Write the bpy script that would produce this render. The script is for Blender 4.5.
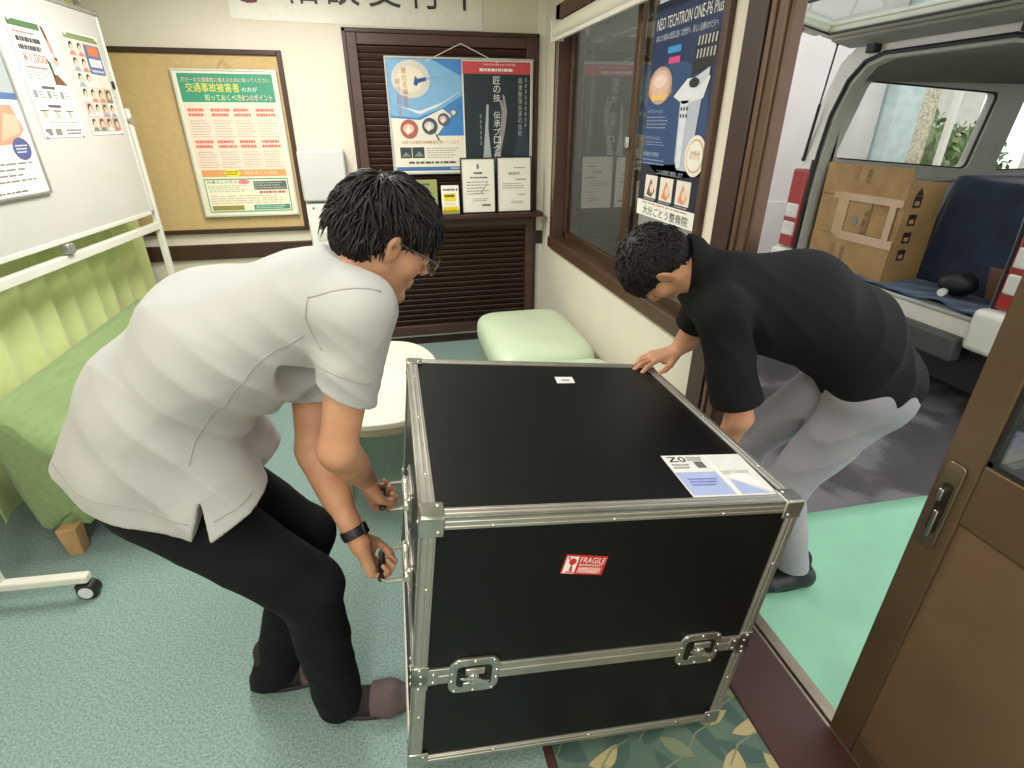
import bpy, bmesh, math, random
import numpy as np
from mathutils import Vector, Matrix, Euler
random.seed(7)
for _o in list(bpy.data.objects): bpy.data.objects.remove(_o)
SC = bpy.context.scene
COL = SC.collection
R = math.radians

# ------------------------------------------------------------------ camera
CAM_F, CAM_YAW, CAM_PITCH = 531.1, 0.22587, 0.45624
_fw = Vector((math.sin(CAM_YAW)*math.cos(CAM_PITCH), math.cos(CAM_YAW)*math.cos(CAM_PITCH), -math.sin(CAM_PITCH)))
_rt = Vector((math.cos(CAM_YAW), -math.sin(CAM_YAW), 0))
_up = _rt.cross(_fw)
_cd = bpy.data.cameras.new('camera'); _cd.sensor_width = 36; _cd.lens = CAM_F/1024*36; _cd.clip_start = .02
camera = bpy.data.objects.new('camera', _cd); COL.objects.link(camera)
camera.matrix_world = Matrix(((_rt.x, _up.x, -_fw.x, 0), (_rt.y, _up.y, -_fw.y, 0), (_rt.z, _up.z, -_fw.z, 1.55), (0, 0, 0, 1)))
SC.camera = camera

# ------------------------------------------------------------------ sky and exposure
_w = bpy.data.worlds.new('sky'); SC.world = _w; _w.use_nodes = True
_bg = _w.node_tree.nodes['Background']; _bg.inputs['Color'].default_value = (.98, .985, 1, 1); _bg.inputs['Strength'].default_value = 1.6
SC.view_settings.view_transform = 'Standard'; SC.view_settings.look = 'None'
SC.view_settings.exposure = 0.15; SC.view_settings.gamma = 1; SC.view_settings.use_curve_mapping = False

# ------------------------------------------------------------------ room lamps (the light of each ceiling lamp)
def area(name, loc, sx, sy, power, col=(1, .98, .95)):
    d = bpy.data.lights.new(name, 'AREA'); d.shape = 'RECTANGLE'; d.size = sx; d.size_y = sy; d.energy = power; d.color = col
    o = bpy.data.objects.new(name, d); COL.objects.link(o); o.location = loc; return o
LAMPS = [(-.45, 2.65, 2.40, .6, 1.2, 38), (-.45, .5, 2.40, .6, 1.2, 13), (-.45, -1.3, 2.40, .6, 1.2, 40)]
for _i, (_x, _y, _z, _a, _b, _p) in enumerate(LAMPS): area('ceiling_lamp_light', (_x, _y, _z-.075), _a, _b, _p)

# ------------------------------------------------------------------ materials
def lin(c):
    return tuple((x/12.92 if x <= .04045 else ((x+.055)/1.055)**2.4) for x in [v/255 for v in c])
_mats = {}
def mat(name, rgb, rough=.6, metal=0, var=.06, vs=8, bump=0, bs=60, spec=.5, rgb2=None, stretch=(1, 1, 1), trans=0, sheen=0, coat=0, detail=4, voro=False, emit=0, sss=0):
    if name in _mats: return _mats[name]
    m = bpy.data.materials.new(name); m.use_nodes = True
    nt = m.node_tree; b = nt.nodes['Principled BSDF']; L = nt.links
    c = lin(rgb)
    b.inputs['Roughness'].default_value = rough; b.inputs['Metallic'].default_value = metal
    b.inputs['Specular IOR Level'].default_value = spec
    if trans: b.inputs['Transmission Weight'].default_value = trans
    if sheen: b.inputs['Sheen Weight'].default_value = sheen
    if coat: b.inputs['Coat Weight'].default_value = coat
    if sss:
        b.inputs['Subsurface Weight'].default_value = sss; b.inputs['Subsurface Radius'].default_value = (.012, .004, .002); b.inputs['Subsurface Scale'].default_value = 1
    tc = nt.nodes.new('ShaderNodeTexCoord'); mp = nt.nodes.new('ShaderNodeMapping'); mp.inputs['Scale'].default_value = stretch
    L.new(tc.outputs['Object'], mp.inputs['Vector'])
    n = nt.nodes.new('ShaderNodeTexNoise'); n.inputs['Scale'].default_value = vs; n.inputs['Detail'].default_value = detail
    L.new(mp.outputs['Vector'], n.inputs['Vector'])
    r = nt.nodes.new('ShaderNodeValToRGB')
    c2 = lin(rgb2) if rgb2 else tuple(max(0, x*(1-2*var)) for x in c)
    c1 = c if rgb2 else tuple(min(1, x*(1+var)) for x in c)
    r.color_ramp.elements[0].color = (*c2, 1); r.color_ramp.elements[1].color = (*c1, 1)
    r.color_ramp.elements[0].position = .32; r.color_ramp.elements[1].position = .66
    L.new(n.outputs['Fac'], r.inputs['Fac']); L.new(r.outputs['Color'], b.inputs['Base Color'])
    if bump:
        if voro:
            n2 = nt.nodes.new('ShaderNodeTexVoronoi'); out = n2.outputs['Distance']
        else:
            n2 = nt.nodes.new('ShaderNodeTexNoise'); n2.inputs['Detail'].default_value = 3; out = n2.outputs['Fac']
        n2.inputs['Scale'].default_value = bs; L.new(mp.outputs['Vector'], n2.inputs['Vector'])
        bp = nt.nodes.new('ShaderNodeBump'); bp.inputs['Strength'].default_value = bump; bp.inputs['Distance'].default_value = .004
        L.new(out, bp.inputs['Height']); L.new(bp.outputs['Normal'], b.inputs['Normal'])
    if emit:
        b.inputs['Emission Color'].default_value = (*c, 1); b.inputs['Emission Strength'].default_value = emit
    _mats[name] = m; return m
def glass(name, tint, rough=.02, refl=.12):
    if name in _mats: return _mats[name]
    m = bpy.data.materials.new(name); m.use_nodes = True; nt = m.node_tree; L = nt.links
    nt.nodes.remove(nt.nodes['Principled BSDF'])
    t = nt.nodes.new('ShaderNodeBsdfTransparent'); t.inputs['Color'].default_value = (*tint, 1)
    g = nt.nodes.new('ShaderNodeBsdfGlossy'); g.inputs['Roughness'].default_value = rough
    mx = nt.nodes.new('ShaderNodeMixShader'); fr = nt.nodes.new('ShaderNodeLayerWeight'); fr.inputs['Blend'].default_value = .5
    pw = nt.nodes.new('ShaderNodeMath'); pw.operation = 'POWER'; pw.inputs[1].default_value = 4
    ad = nt.nodes.new('ShaderNodeMath'); ad.operation = 'MULTIPLY_ADD'; ad.use_clamp = True; ad.inputs[1].default_value = .7; ad.inputs[2].default_value = refl
    L.new(fr.outputs['Facing'], pw.inputs[0]); L.new(pw.outputs[0], ad.inputs[0]); L.new(ad.outputs[0], mx.inputs['Fac']); L.new(t.outputs[0], mx.inputs[1]); L.new(g.outputs[0], mx.inputs[2])
    L.new(mx.outputs[0], nt.nodes['Material Output'].inputs['Surface'])
    _mats[name] = m; return m
def flat(rgb, rough=.55):
    return mat('print_%d_%d_%d' % tuple(rgb), rgb, rough, var=.015, vs=30)

# ------------------------------------------------------------------ mesh building
_tx = {}
def text_mesh(s):
    if s not in _tx:
        c = bpy.data.curves.new('t', 'FONT'); c.body = s; c.size = 1; c.resolution_u = 2
        o = bpy.data.objects.new('t', c); COL.objects.link(o)
        me = bpy.data.meshes.new_from_object(o.evaluated_get(bpy.context.evaluated_depsgraph_get()))
        v = np.array([x.co[:2] for x in me.vertices]).reshape(-1, 2); f = [tuple(p.vertices) for p in me.polygons]
        if len(v): v = (v-v.min(0))/np.maximum(v.max(0)-v.min(0), 1e-6)
        bpy.data.objects.remove(o); bpy.data.curves.remove(c); bpy.data.meshes.remove(me)
        _tx[s] = (v, f)
    return _tx[s]
class MB:
    def __init__(s): s.v = []; s.f = []
    def add(s, vs, fs):
        n = len(s.v); s.v += [tuple(x) for x in vs]; s.f += [tuple(i+n for i in q) for q in fs]; return s
    def box(s, c, d, rot=None):
        hx, hy, hz = d[0]/2, d[1]/2, d[2]/2; c = Vector(c)
        P = [Vector((x*hx, y*hy, z*hz)) for z in (-1, 1) for y in (-1, 1) for x in (-1, 1)]
        if rot is not None: P = [rot @ p for p in P]
        return s.add([c+p for p in P], [(0, 2, 3, 1), (4, 5, 7, 6), (0, 1, 5, 4), (2, 6, 7, 3), (0, 4, 6, 2), (1, 3, 7, 5)])
    def bx(s, x0, x1, y0, y1, z0, z1): return s.box(((x0+x1)/2, (y0+y1)/2, (z0+z1)/2), (abs(x1-x0), abs(y1-y0), abs(z1-z0)))
    def cyl(s, a, b, r0, r1=None, n=14, cap=True): return s.tube([a, b], [r0, r0 if r1 is None else r1], n, cap)
    def tube(s, path, r, n=10, cap=True, closed=False):
        P = [Vector(p) for p in path]; k = len(P); rr = r if isinstance(r, (list, tuple)) else [r]*k
        vs = []; prev = None
        for i, p in enumerate(P):
            if closed: t = P[(i+1) % k]-P[i-1]
            else: t = P[min(i+1, k-1)]-P[max(i-1, 0)]
            t.normalize()
            if prev is None:
                a = Vector((0, 0, 1)) if abs(t.z) < .9 else Vector((1, 0, 0)); u = t.cross(a).normalized()
            else:
                u = (prev-t*prev.dot(t)).normalized()
            prev = u; w = t.cross(u)
            vs += [p+(u*math.cos(2*math.pi*j/n)+w*math.sin(2*math.pi*j/n))*rr[i] for j in range(n)]
        fs = []
        for i in range(k if closed else k-1):
            a = i*n; b = ((i+1) % k)*n
            fs += [(a+j, a+(j+1) % n, b+(j+1) % n, b+j) for j in range(n)]
        if cap and not closed: fs += [tuple(range(n))[::-1], tuple((k-1)*n+j for j in range(n))]
        return s.add(vs, fs)
    def prism(s, poly, z0, z1, M=None):
        n = len(poly); vs = [Vector((p[0], p[1], z0)) for p in poly]+[Vector((p[0], p[1], z1)) for p in poly]
        if M is not None: vs = [M @ v for v in vs]
        return s.add(vs, [tuple(range(n))[::-1], tuple(range(n, 2*n))]+[(i, (i+1) % n, n+(i+1) % n, n+i) for i in range(n)])
    def lathe(s, prof, n=20, M=None):
        vs = []; k = len(prof)
        for r, z in prof: vs += [Vector((r*math.cos(2*math.pi*j/n), r*math.sin(2*math.pi*j/n), z)) for j in range(n)]
        if M is not None: vs = [M @ v for v in vs]
        fs = [(i*n+j, i*n+(j+1) % n, (i+1)*n+(j+1) % n, (i+1)*n+j) for i in range(k-1) for j in range(n)]
        return s.add(vs, fs+[tuple(range(n))[::-1], tuple((k-1)*n+j for j in range(n))])
    def sph(s, c, r, n=12, m=8, rot=None):
        r = (r, r, r) if not hasattr(r, '__len__') else r; c = Vector(c); vs = []
        for i in range(m+1):
            t = math.pi*i/m
            for j in range(n):
                p = Vector((r[0]*math.sin(t)*math.cos(2*math.pi*j/n), r[1]*math.sin(t)*math.sin(2*math.pi*j/n), r[2]*math.cos(t)))
                vs.append(c+(rot @ p if rot is not None else p))
        return s.add(vs, [(i*n+j, (i+1)*n+j, (i+1)*n+(j+1) % n, i*n+(j+1) % n) for i in range(m) for j in range(n)])
    def grid(s, nu, nv, fn):
        return s.add([fn(i/nu, j/nv) for i in range(nu+1) for j in range(nv+1)],
                     [(i*(nv+1)+j, (i+1)*(nv+1)+j, (i+1)*(nv+1)+j+1, i*(nv+1)+j+1) for i in range(nu) for j in range(nv)])
    def quad(s, a, b, c, d): return s.add([a, b, c, d], [(0, 1, 2, 3)])
def rrect(w, h, r, n=5, cx=0, cy=0):
    out = []
    for k, (sx, sy) in enumerate(((1, 1), (-1, 1), (-1, -1), (1, -1))):
        for i in range(n+1):
            a = math.pi/2*(k+i/n); out.append((cx+sx*(w/2-r)+r*math.cos(a), cy+sy*(h/2-r)+r*math.sin(a)))
    return out
def obj(name, mb, m, parent=None, smooth=False, bevel=0, loc=None, rot=None, seg=2, world=False, solid=0):
    me = bpy.data.meshes.new(name)
    if isinstance(mb, MB): me.from_pydata(mb.v, [], mb.f)
    else: me.from_pydata(mb[0], [], mb[1])
    me.update(); me.materials.append(m)
    if smooth:
        me.polygons.foreach_set('use_smooth', [True]*len(me.polygons))
        if smooth != 'all' and len(me.polygons): me.set_sharp_from_angle(angle=R(42))
    o = bpy.data.objects.new(name, me); COL.objects.link(o)
    if loc is not None: o.location = loc
    if rot is not None: o.rotation_euler = rot
    if parent is not None:
        o.parent = parent
        if world:
            q = parent; Mw = Matrix.Identity(4)
            while q is not None: Mw = q.matrix_parent_inverse @ q.matrix_basis @ Mw if q.parent else q.matrix_basis @ Mw; q = q.parent
            o.matrix_parent_inverse = Mw.inverted()
    if solid:
        b = o.modifiers.new('solid', 'SOLIDIFY'); b.thickness = solid; b.offset = 0
    if bevel:
        b = o.modifiers.new('bevel', 'BEVEL'); b.width = bevel; b.segments = seg; b.limit_method = 'ANGLE'; b.harden_normals = False
        if not smooth:
            me.polygons.foreach_set('use_smooth', [True]*len(me.polygons)); me.set_sharp_from_angle(angle=R(60))
    return o
def tag(o, label, cat, group=None):
    o['label'] = label; o['category'] = cat
    if group: o['group'] = group
    return o
def thing(name, label, cat, loc=(0, 0, 0), rot=(0, 0, 0), group=None):
    o = bpy.data.objects.new(name, None); COL.objects.link(o); o.empty_display_size = .1
    o.location = loc; o.rotation_euler = rot; return tag(o, label, cat, group)
def struct(name, mb, m, label=None, **k):
    o = obj(name, mb, m, **k)
    if o.parent is None: o['kind'] = 'structure'
    if label: o['label'] = label
    return o
def sempty(name, loc=(0, 0, 0), label=None):
    o = bpy.data.objects.new(name, None); COL.objects.link(o); o.location = loc; o['kind'] = 'structure'
    if label: o['label'] = label
    return o
class Print:
    """flat printing on a sheet: origin = lower-left corner, u to the right, v up, n towards the reader"""
    def __init__(s, o, u, v, w, h):
        s.o = Vector(o); s.u = Vector(u).normalized(); s.v = Vector(v).normalized(); s.n = s.u.cross(s.v); s.w = w; s.h = h; s.c = {}
    def P(s, a, b, k=0): return s.o+s.u*(a*s.w)+s.v*(b*s.h)+s.n*(.0006*k)
    def mb(s, col, k): return s.c.setdefault((tuple(col), k), MB())
    def rect(s, a, b, c, d, col, k=1): s.mb(col, k).quad(s.P(a, b, k), s.P(c, b, k), s.P(c, d, k), s.P(a, d, k)); return s
    def poly(s, pts, col, k=1):
        s.mb(col, k).add([s.P(a, b, k) for a, b in pts], [tuple(range(len(pts)))]); return s
    def ell(s, a, b, ra, rb, col, k=1, n=20): return s.poly([(a+ra*math.cos(2*math.pi*i/n), b+rb*math.sin(2*math.pi*i/n)) for i in range(n)], col, k)
    def text(s, t, a, b, c, d, col, k=2, rot=0):
        v, f = text_mesh(t)
        if rot: v = np.stack([1-v[:, 1], v[:, 0]], 1)
        s.mb(col, k).add([s.P(a+(c-a)*x, b+(d-b)*y, k) for x, y in v], f); return s
    def vtext(s, t, a, b, c, d, col, k=2):
        n = len(t); st = (d-b)/n
        for i, ch in enumerate(t):
            if ch != ' ': s.text(ch, a, d-(i+.93)*st, c, d-(i+.07)*st, col, k)
        return s
    def lines(s, a, b, c, d, n, col, k=2, fill=.5, seed=1):
        rg = random.Random(seed); st = (d-b)/n
        for i in range(n):
            y = d-(i+.5)*st; x = a; end = c-(c-a)*rg.random()*.25
            while x < end:
                l = (c-a)*rg.uniform(.04, .13); s.rect(x, y-st*fill/2, min(x+l, end), y+st*fill/2, col, k); x += l+(c-a)*rg.uniform(.012, .03)
        return s
    def done(s, parent, world=True, name='print', rough=.5):
        for (col, k), mb in s.c.items(): obj(name, mb, flat(col, rough), parent, world=world)['kind'] = 'stuff'
# ================================================================== the room
XR, YB, XL, YF, ZC = 1.137, 3.95, -1.85, -2.2, 2.45
m_wall = mat('wallpaper', (228, 220, 202), .85, var=.02, vs=3, bump=.35, bs=150)
m_carpet = mat('carpet', (160, 183, 175), .95, rgb2=(112, 140, 134), vs=150, bump=.6, bs=600, detail=6, spec=.1)
m_dark = mat('dark_wood', (62, 40, 32), .42, var=.12, vs=6, stretch=(1, 1, .15))
m_louver = mat('louver_wood', (78, 54, 44), .45, var=.12, vs=9, stretch=(.2, 1, 1))
m_alu = mat('bronze_aluminium', (96, 74, 54), .38, .55, var=.05, vs=4)
m_sillw = mat('sill_wood', (74, 46, 38), .5, var=.12, vs=7, stretch=(1, .2, 1))
m_white = mat('white_paint', (232, 228, 216), .5, var=.02)
m_ceil = mat('ceiling_board', (235, 232, 222), .9, var=.02, bump=.3, bs=90)
m_conc = mat('asphalt', (84, 82, 84), .75, rgb2=(52, 50, 53), vs=1.7, bump=.5, bs=40, detail=8)

struct('floor', MB().bx(XL-.1, .278, YF, YB+.1, -.06, 0).bx(.278, 1.15, 1.55, YB+.1, -.06, 0).bx(.278, 1.15, YF, -.35, -.06, 0), m_carpet, 'teal green loop pile carpet of the room')
struct('ceiling', MB().bx(XL-.1, XR+.12, YF-.1, YB+.1, ZC, ZC+.06), m_ceil, 'white ceiling')
struct('wall_back', MB().bx(XL-.1, XR+.12, YB, YB+.1, 0, ZC), m_wall, 'cream wallpapered back wall')
struct('wall_left', MB().bx(XL-.1, XL, YF, YB, 0, ZC), m_wall, 'cream wall behind the curtain')
struct('wall_front', MB().bx(XL-.1, XR+.12, YF-.1, YF, 0, ZC), m_wall, 'cream wall behind the viewer')
DY0, DY1, DZ = -.2, 1.67, 2.06           # entrance opening
WY0, WY1, WZ0, WZ1 = 1.86, 3.62, .83, 2.16   # window opening
w = MB()
w.bx(XR, XR+.12, YF, DY0, -.15, ZC).bx(XR, XR+.12, DY0, DY1, DZ, ZC).bx(XR, XR+.12, DY1, WY0, -.15, ZC)
w.bx(XR, XR+.12, WY0, WY1, -.15, WZ0).bx(XR, XR+.12, WY0, WY1, WZ1, ZC).bx(XR, XR+.12, WY1, YB+.1, -.15, ZC)
struct('wall_right', w, m_wall, 'cream wall with the window and the entrance')
# skirting, chair rail, corner batten
struct('baseboard_back', MB().bx(XL, XR, YB-.014, YB, 0, .058), m_dark, 'dark wooden baseboard')
struct('trim_1', MB().bx(-.15, 1.08, YB-.018, YB, .06, .082), m_white, 'thin white strip above the baseboard', bevel=.002)
struct('trim_2', MB().bx(XL, -.145, YB-.022, YB, .728, .826), m_dark, 'dark wooden chair rail', bevel=.004)
struct('trim_3', MB().bx(1.072, XR, YB-.026, YB, .735, .828), m_dark, 'short end of the dark chair rail', bevel=.004)
struct('trim_4', MB().bx(1.078, XR, YB-.02, YB, .83, ZC).bx(1.078, XR, YB-.02, YB, .084, .733), m_white, 'white corner batten', bevel=.003)
struct('baseboard_right', MB().bx(XR-.012, XR, 1.72, YB-.02, 0, .055), m_dark, 'dark wooden baseboard under the window')
# entrance floor: leaf pattern vinyl, its brown edging, sill board, track
m_vinyl = mat('vinyl_green', (100, 124, 108), .55, rgb2=(86, 112, 98), vs=5)
vin = struct('floor_entrance', MB().bx(.305, .885, -.35, 1.55, -.06, -.002), m_vinyl, 'green vinyl entrance floor printed with beige leaves')
leaf_a, leaf_b, leaf_c = (186, 172, 126), (72, 98, 90), (128, 138, 108)
def leaf(cx, cy, L, W, ang, bend):
    pts = []
    for s_ in (1, -1):
        for i in range(8):
            t = i/8 if s_ == 1 else 1-i/8
            x = (t-.5)*L; y = s_*W*math.sin(math.pi*t)**.8+bend*math.sin(math.pi*t)
            pts.append((cx+x*math.cos(ang)-y*math.sin(ang), cy+x*math.sin(ang)+y*math.cos(ang)))
    return pts
rg = random.Random(3)
def leafobj(pts, z, col): return obj('leaf_print', MB().add([(x, y, z) for x, y in pts], [tuple(range(len(pts)))]), flat(col), vin, world=True)
for i in range(5):
    for j in range(12):
        cx, cy = .37+i*.115+rg.uniform(-.02, .02), -.3+j*.125+(i % 2)*.06+rg.uniform(-.02, .02)
        if not cy < 1.02: continue
        q = rg.random(); a = rg.uniform(.2, 2.9)
        L_ = rg.uniform(.10, .15); W_ = rg.uniform(.018, .032)
        cl = lambda P: [(min(max(x, .308), .883), y) for x, y in P]
        leafobj(cl(leaf(cx, cy, L_*1.15, W_*1.2, a, rg.uniform(-.012, .012))), -.0012+.0001*(i % 3), leaf_b)
        if q < .72: leafobj(cl(leaf(cx+.05, cy+.06, L_*.85, W_, a+rg.uniform(.5, 1.3), rg.uniform(-.02, .02))), -.0006+.0001*(j % 3), leaf_a if q < .6 else leaf_c)
        sx = [cx-.03, cx+.02, cx+.06]; leafobj(cl([(cx-.06, cy-.03), (cx-.01, cy+.012), (cx+.05, cy+.03), (cx+.051, cy+.034), (cx-.012, cy+.017), (cx-.062, cy-.026)]), -.0003, leaf_c)
struct('trim_5', MB().bx(.278, .305, -.35, 1.55, -.06, .004), m_sillw, 'brown edging strip between carpet and entrance floor', bevel=.003)
struct('trim_6', MB().bx(.885, 1.088, -.35, 1.69, -.06, .006), m_sillw, 'brown wooden entrance sill board', bevel=.004)
struct('trim_7', MB().bx(1.088, 1.10, -.35, 1.52, -.12, .0).bx(1.104, 1.126, -.35, 1.52, -.12, .006).bx(1.13, 1.15, -.35, 1.52, -.12, -.004).bx(1.1, 1.13, -.35, 1.52, -.12, -.006), mat('track_metal', (150, 138, 122), .35, .8, var=.06), 'aluminium sliding door track', bevel=.002)
# entrance frame
struct('trim_8', MB().bx(XR-.03, XR+.02, 1.60, 1.70, .0, 2.12), m_dark, 'dark brown casing of the entrance', bevel=.004)
struct('trim_9', MB().bx(XR-.022, XR+.02, 1.50, 1.60, -.12, 2.12).bx(XR-.03, XR+.0, 1.512, 1.53, -.1, 2.1).bx(XR-.03, XR+.0, 1.565, 1.588, -.1, 2.1), mat('bronze_jamb', (104, 82, 66), .4, .4, var=.05), 'brown metal door jamb', bevel=.004)
struct('trim_10', MB().bx(XR-.03, XR+.02, DY0-.1, 1.70, 2.04, 2.14), m_dark, 'dark brown head of the entrance', bevel=.004)

# sliding entrance door
m_door = mat('door_bronze', (92, 74, 54), .4, .25, var=.05, vs=5)
m_doorp = mat('door_panel', (104, 82, 60), .5, .1, var=.05, vs=6)
m_chrome = mat('brushed_chrome', (190, 186, 178), .25, .95, var=.08)
d = sempty('door_1', (1.115, .70, .0), 'brown sliding entrance door with glass above a solid panel')
DL, DX0, DX1 = .712, 1.10, 1.132
def dpart(n, mb, m, par=d, **k): return obj(n, mb, m, par, world=True, **k)
dpart('stile', MB().bx(DX0, DX1, DL-.075, DL, -.03, 2.03), m_door, bevel=.004)
dpart('stile', MB().bx(DX0, DX1, DL-.86, DL-.785, -.03, 2.03), m_door, bevel=.004)
dpart('rail', MB().bx(DX0, DX1, DL-.785, DL-.075, .80, .945), m_door, bevel=.004)
dpart('rail', MB().bx(DX0, DX1, DL-.785, DL-.075, -.03, .07), m_door, bevel=.004)
dpart('rail', MB().bx(DX0, DX1, DL-.785, DL-.075, 1.95, 2.03), m_door, bevel=.004)
dpart('panel', MB().bx(DX0+.01, DX1-.006, DL-.785, DL-.075, .07, .80), m_doorp)
dpart('pane', MB().bx(DX0+.014, DX0+.018, DL-.785, DL-.075, .945, 1.95), glass('door_glass', (.86, .9, .88)))
dpart('gasket', MB().bx(DX0+.006, DX1-.004, DL-.085, DL-.075, .945, 1.95).bx(DX0+.006, DX1-.004, DL-.785, DL-.075, .945, .955), mat('rubber', (24, 22, 20), .6))
hp = dpart('handle', MB().prism(rrect(.042, .215, .012), 0, .006, Matrix(((0, 0, -1, DX0), (-1, 0, 0, DL-.034), (0, 1, 0, .815), (0, 0, 0, 1)))), mat('handle_plate', (128, 112, 92), .32, .8), bevel=.002)
dpart('finger_pull', MB().prism(rrect(.020, .13, .0095), .006, .008, Matrix(((0, 0, -1, DX0), (-1, 0, 0, DL-.036), (0, 1, 0, .81), (0, 0, 0, 1)))), mat('pull_dark', (52, 44, 36), .4, .6), hp)
dpart('latch_lever', MB().box((DX0-.012, DL-.032, .845), (.012, .011, .03)).box((DX0-.009, DL-.036, .77), (.008, .01, .07)), m_chrome, hp, bevel=.002)

# window
wd = sempty('window_1', (XR, 2.74, .8), 'brown aluminium sliding window beside the entrance')
def wpart(n, mb, m, par=wd, **k): return obj(n, mb, m, par, world=True, **k)
m_case = mat('window_casing', (82, 58, 44), .45, var=.1, vs=7)
wpart('casing', MB().bx(XR-.022, XR+.1, 3.60, 3.68, .765, 2.18), m_case, bevel=.004)
wpart('casing', MB().bx(XR-.022, XR+.1, 1.805, 1.842, .765, 2.18), m_case, bevel=.004)
wpart('casing', MB().bx(XR-.035, XR+.1, 1.805, 3.68, .765, .835), m_case, bevel=.004)
wpart('casing', MB().bx(XR-.022, XR+.1, 1.805, 3.68, 2.10, 2.18), m_case, bevel=.004)
gl_t = glass('window_glass_dark', (.44, .46, .43), .03, .10); gl_c = glass('window_glass', (.82, .86, .82), .03, .05)
def sash(y0, y1, x, g):
    s_ = wpart('sash', MB().bx(x, x+.028, y0, y0+.045, .835, 2.10).bx(x, x+.028, y1-.045, y1, .835, 2.10).bx(x, x+.028, y0, y1, .835, .885).bx(x, x+.028, y0, y1, 2.06, 2.10), m_alu, bevel=.003)
    wpart('pane', MB().bx(x+.012, x+.016, y0+.045, y1-.045, .885, 2.06), g, s_)
    return s_
sash(2.50, 3.60, XR+.05, gl_t); sash(1.842, 2.56, XR+.008, gl_c)
wpart('latch', MB().box((XR-.004, 2.535, 1.47), (.02, .016, .05)), m_chrome, bevel=.003)
wpart('sill_track', MB().bx(XR, XR+.09, 1.865, 3.6, .83, .842), m_alu)

# ceiling lamps
for i, (x, y, z, a, b, p) in enumerate(LAMPS):
    t = thing('ceiling_lamp', ['flat white ceiling lamp over the coffee table', 'flat white ceiling lamp over the flight case', 'flat white ceiling lamp behind the viewer'][i], 'lamp', (x, y, ZC))
    obj('lamp_housing', MB().bx(x-.3, x+.3, y-.65, y+.65, ZC-.07, ZC-.001), m_white, t, world=True, bevel=.01)
    obj('diffuser', MB().bx(x-a/2, x+a/2, y-b/2, y+b/2, ZC-.085, ZC-.068), mat('lamp_diffuser', (255, 248, 232), .5, emit=2.0), t, world=True, bevel=.006)
# ================================================================== flight case (tilted: its left side is being lifted)
CX = Matrix.Translation((.402, 1.208, .437)) @ Matrix.Rotation(R(-.98), 4, 'Z') @ Matrix.Rotation(R(-.82), 4, 'X') @ Matrix.Rotation(R(6.62), 4, 'Y')
case = thing('flight_case', 'large black flight case with aluminium edges being carried by two men', 'flight case')
case.matrix_world = CX
A_, B_, H_ = .433, .4065, .3835
m_lam = mat('black_laminate', (12, 12, 12), .42, var=.1, vs=30, bump=.12, bs=500, spec=.3)
m_ext = mat('case_aluminium', (188, 184, 176), .42, .85, var=.05, vs=12, bump=.12, bs=30, stretch=(1, 1, 1))
m_zinc = mat('zinc_plate', (186, 184, 176), .28, .9, var=.08, vs=30)
m_riv = mat('rivet_steel', (225, 222, 214), .2, .95)
def cp(n, mb, m, par=case, **k): return obj(n, mb, m, par, **k)
SPL = -.066                       # height of the lid joint
cp('lid_panel', MB().bx(-A_+.004, A_-.004, -B_+.004, B_-.004, SPL+.006, H_-.004), m_lam)
cp('base_panel', MB().bx(-A_+.004, A_-.004, -B_+.004, B_-.004, -H_+.004, SPL-.006), m_lam)
W = .031                          # width of the edge profile
def lprof(axis, sx, sy, half):    # an L shaped edge profile along axis; s = signs of the two other axes
    m = MB(); t = .0035
    ax = 'xyz'.index(axis); o = [i for i in range(3) if i != ax]; E = [A_, B_, H_]
    for k in (0, 1):
        lo = [0]*3; hi = [0]*3; lo[ax], hi[ax] = half
        a, b = o[k], o[1-k]; sa = (sx, sy)[k]; sb = (sx, sy)[1-k]
        # leg lies on the face of axis a, runs W inward along b
        lo[a], hi[a] = sorted((sa*(E[a]-.006), sa*E[a])); lo[b], hi[b] = sorted((sb*E[b], sb*(E[b]-W)))
        m.bx(lo[0], hi[0], lo[1], hi[1], lo[2], hi[2])
        lo[a], hi[a] = sorted((sa*(E[a]-.002), sa*(E[a]+.0016)))   # raised rib of the extrusion
        lo[b], hi[b] = sorted((sb*(E[b]-.010), sb*(E[b]-.016))); m.bx(lo[0], hi[0], lo[1], hi[1], lo[2], hi[2])
        lo[b], hi[b] = sorted((sb*(E[b]-.022), sb*(E[b]-.027))); m.bx(lo[0], hi[0], lo[1], hi[1], lo[2], hi[2])
    return m
for sy in (-1, 1):
    for sz in (-1, 1): cp('edge_profile', lprof('x', sy, sz, (-A_, A_)), m_ext, bevel=.0012)
for sx in (-1, 1):
    for sz in (-1, 1): cp('edge_profile', lprof('y', sx, sz, (-B_, B_)), m_ext, bevel=.0012)
    for sy in (-1, 1):
        cp('edge_profile', lprof('z', sx, sy, (-H_, SPL-.002)), m_ext, bevel=.0012)
        cp('edge_profile', lprof('z', sx, sy, (SPL+.002, H_)), m_ext, bevel=.0012)
# joint profile around the case: two bands with a gap between
def band(z0, z1, e):
    m = MB()
    for s_ in (-1, 1):
        m.bx(-A_-e, A_+e, *sorted((s_*(B_-.006), s_*(B_+e))), z0, z1); m.bx(*sorted((s_*(A_-.006), s_*(A_+e))), -B_, B_, z0, z1)
    return m
cp('joint_profile', band(SPL+.001, SPL+.024, .001), m_ext, bevel=.001)
cp('joint_profile', band(SPL-.024, SPL-.001, .001), m_ext, bevel=.001)
cp('joint_tongue', band(SPL-.004, SPL+.004, .003), m_ext, bevel=.001)
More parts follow.
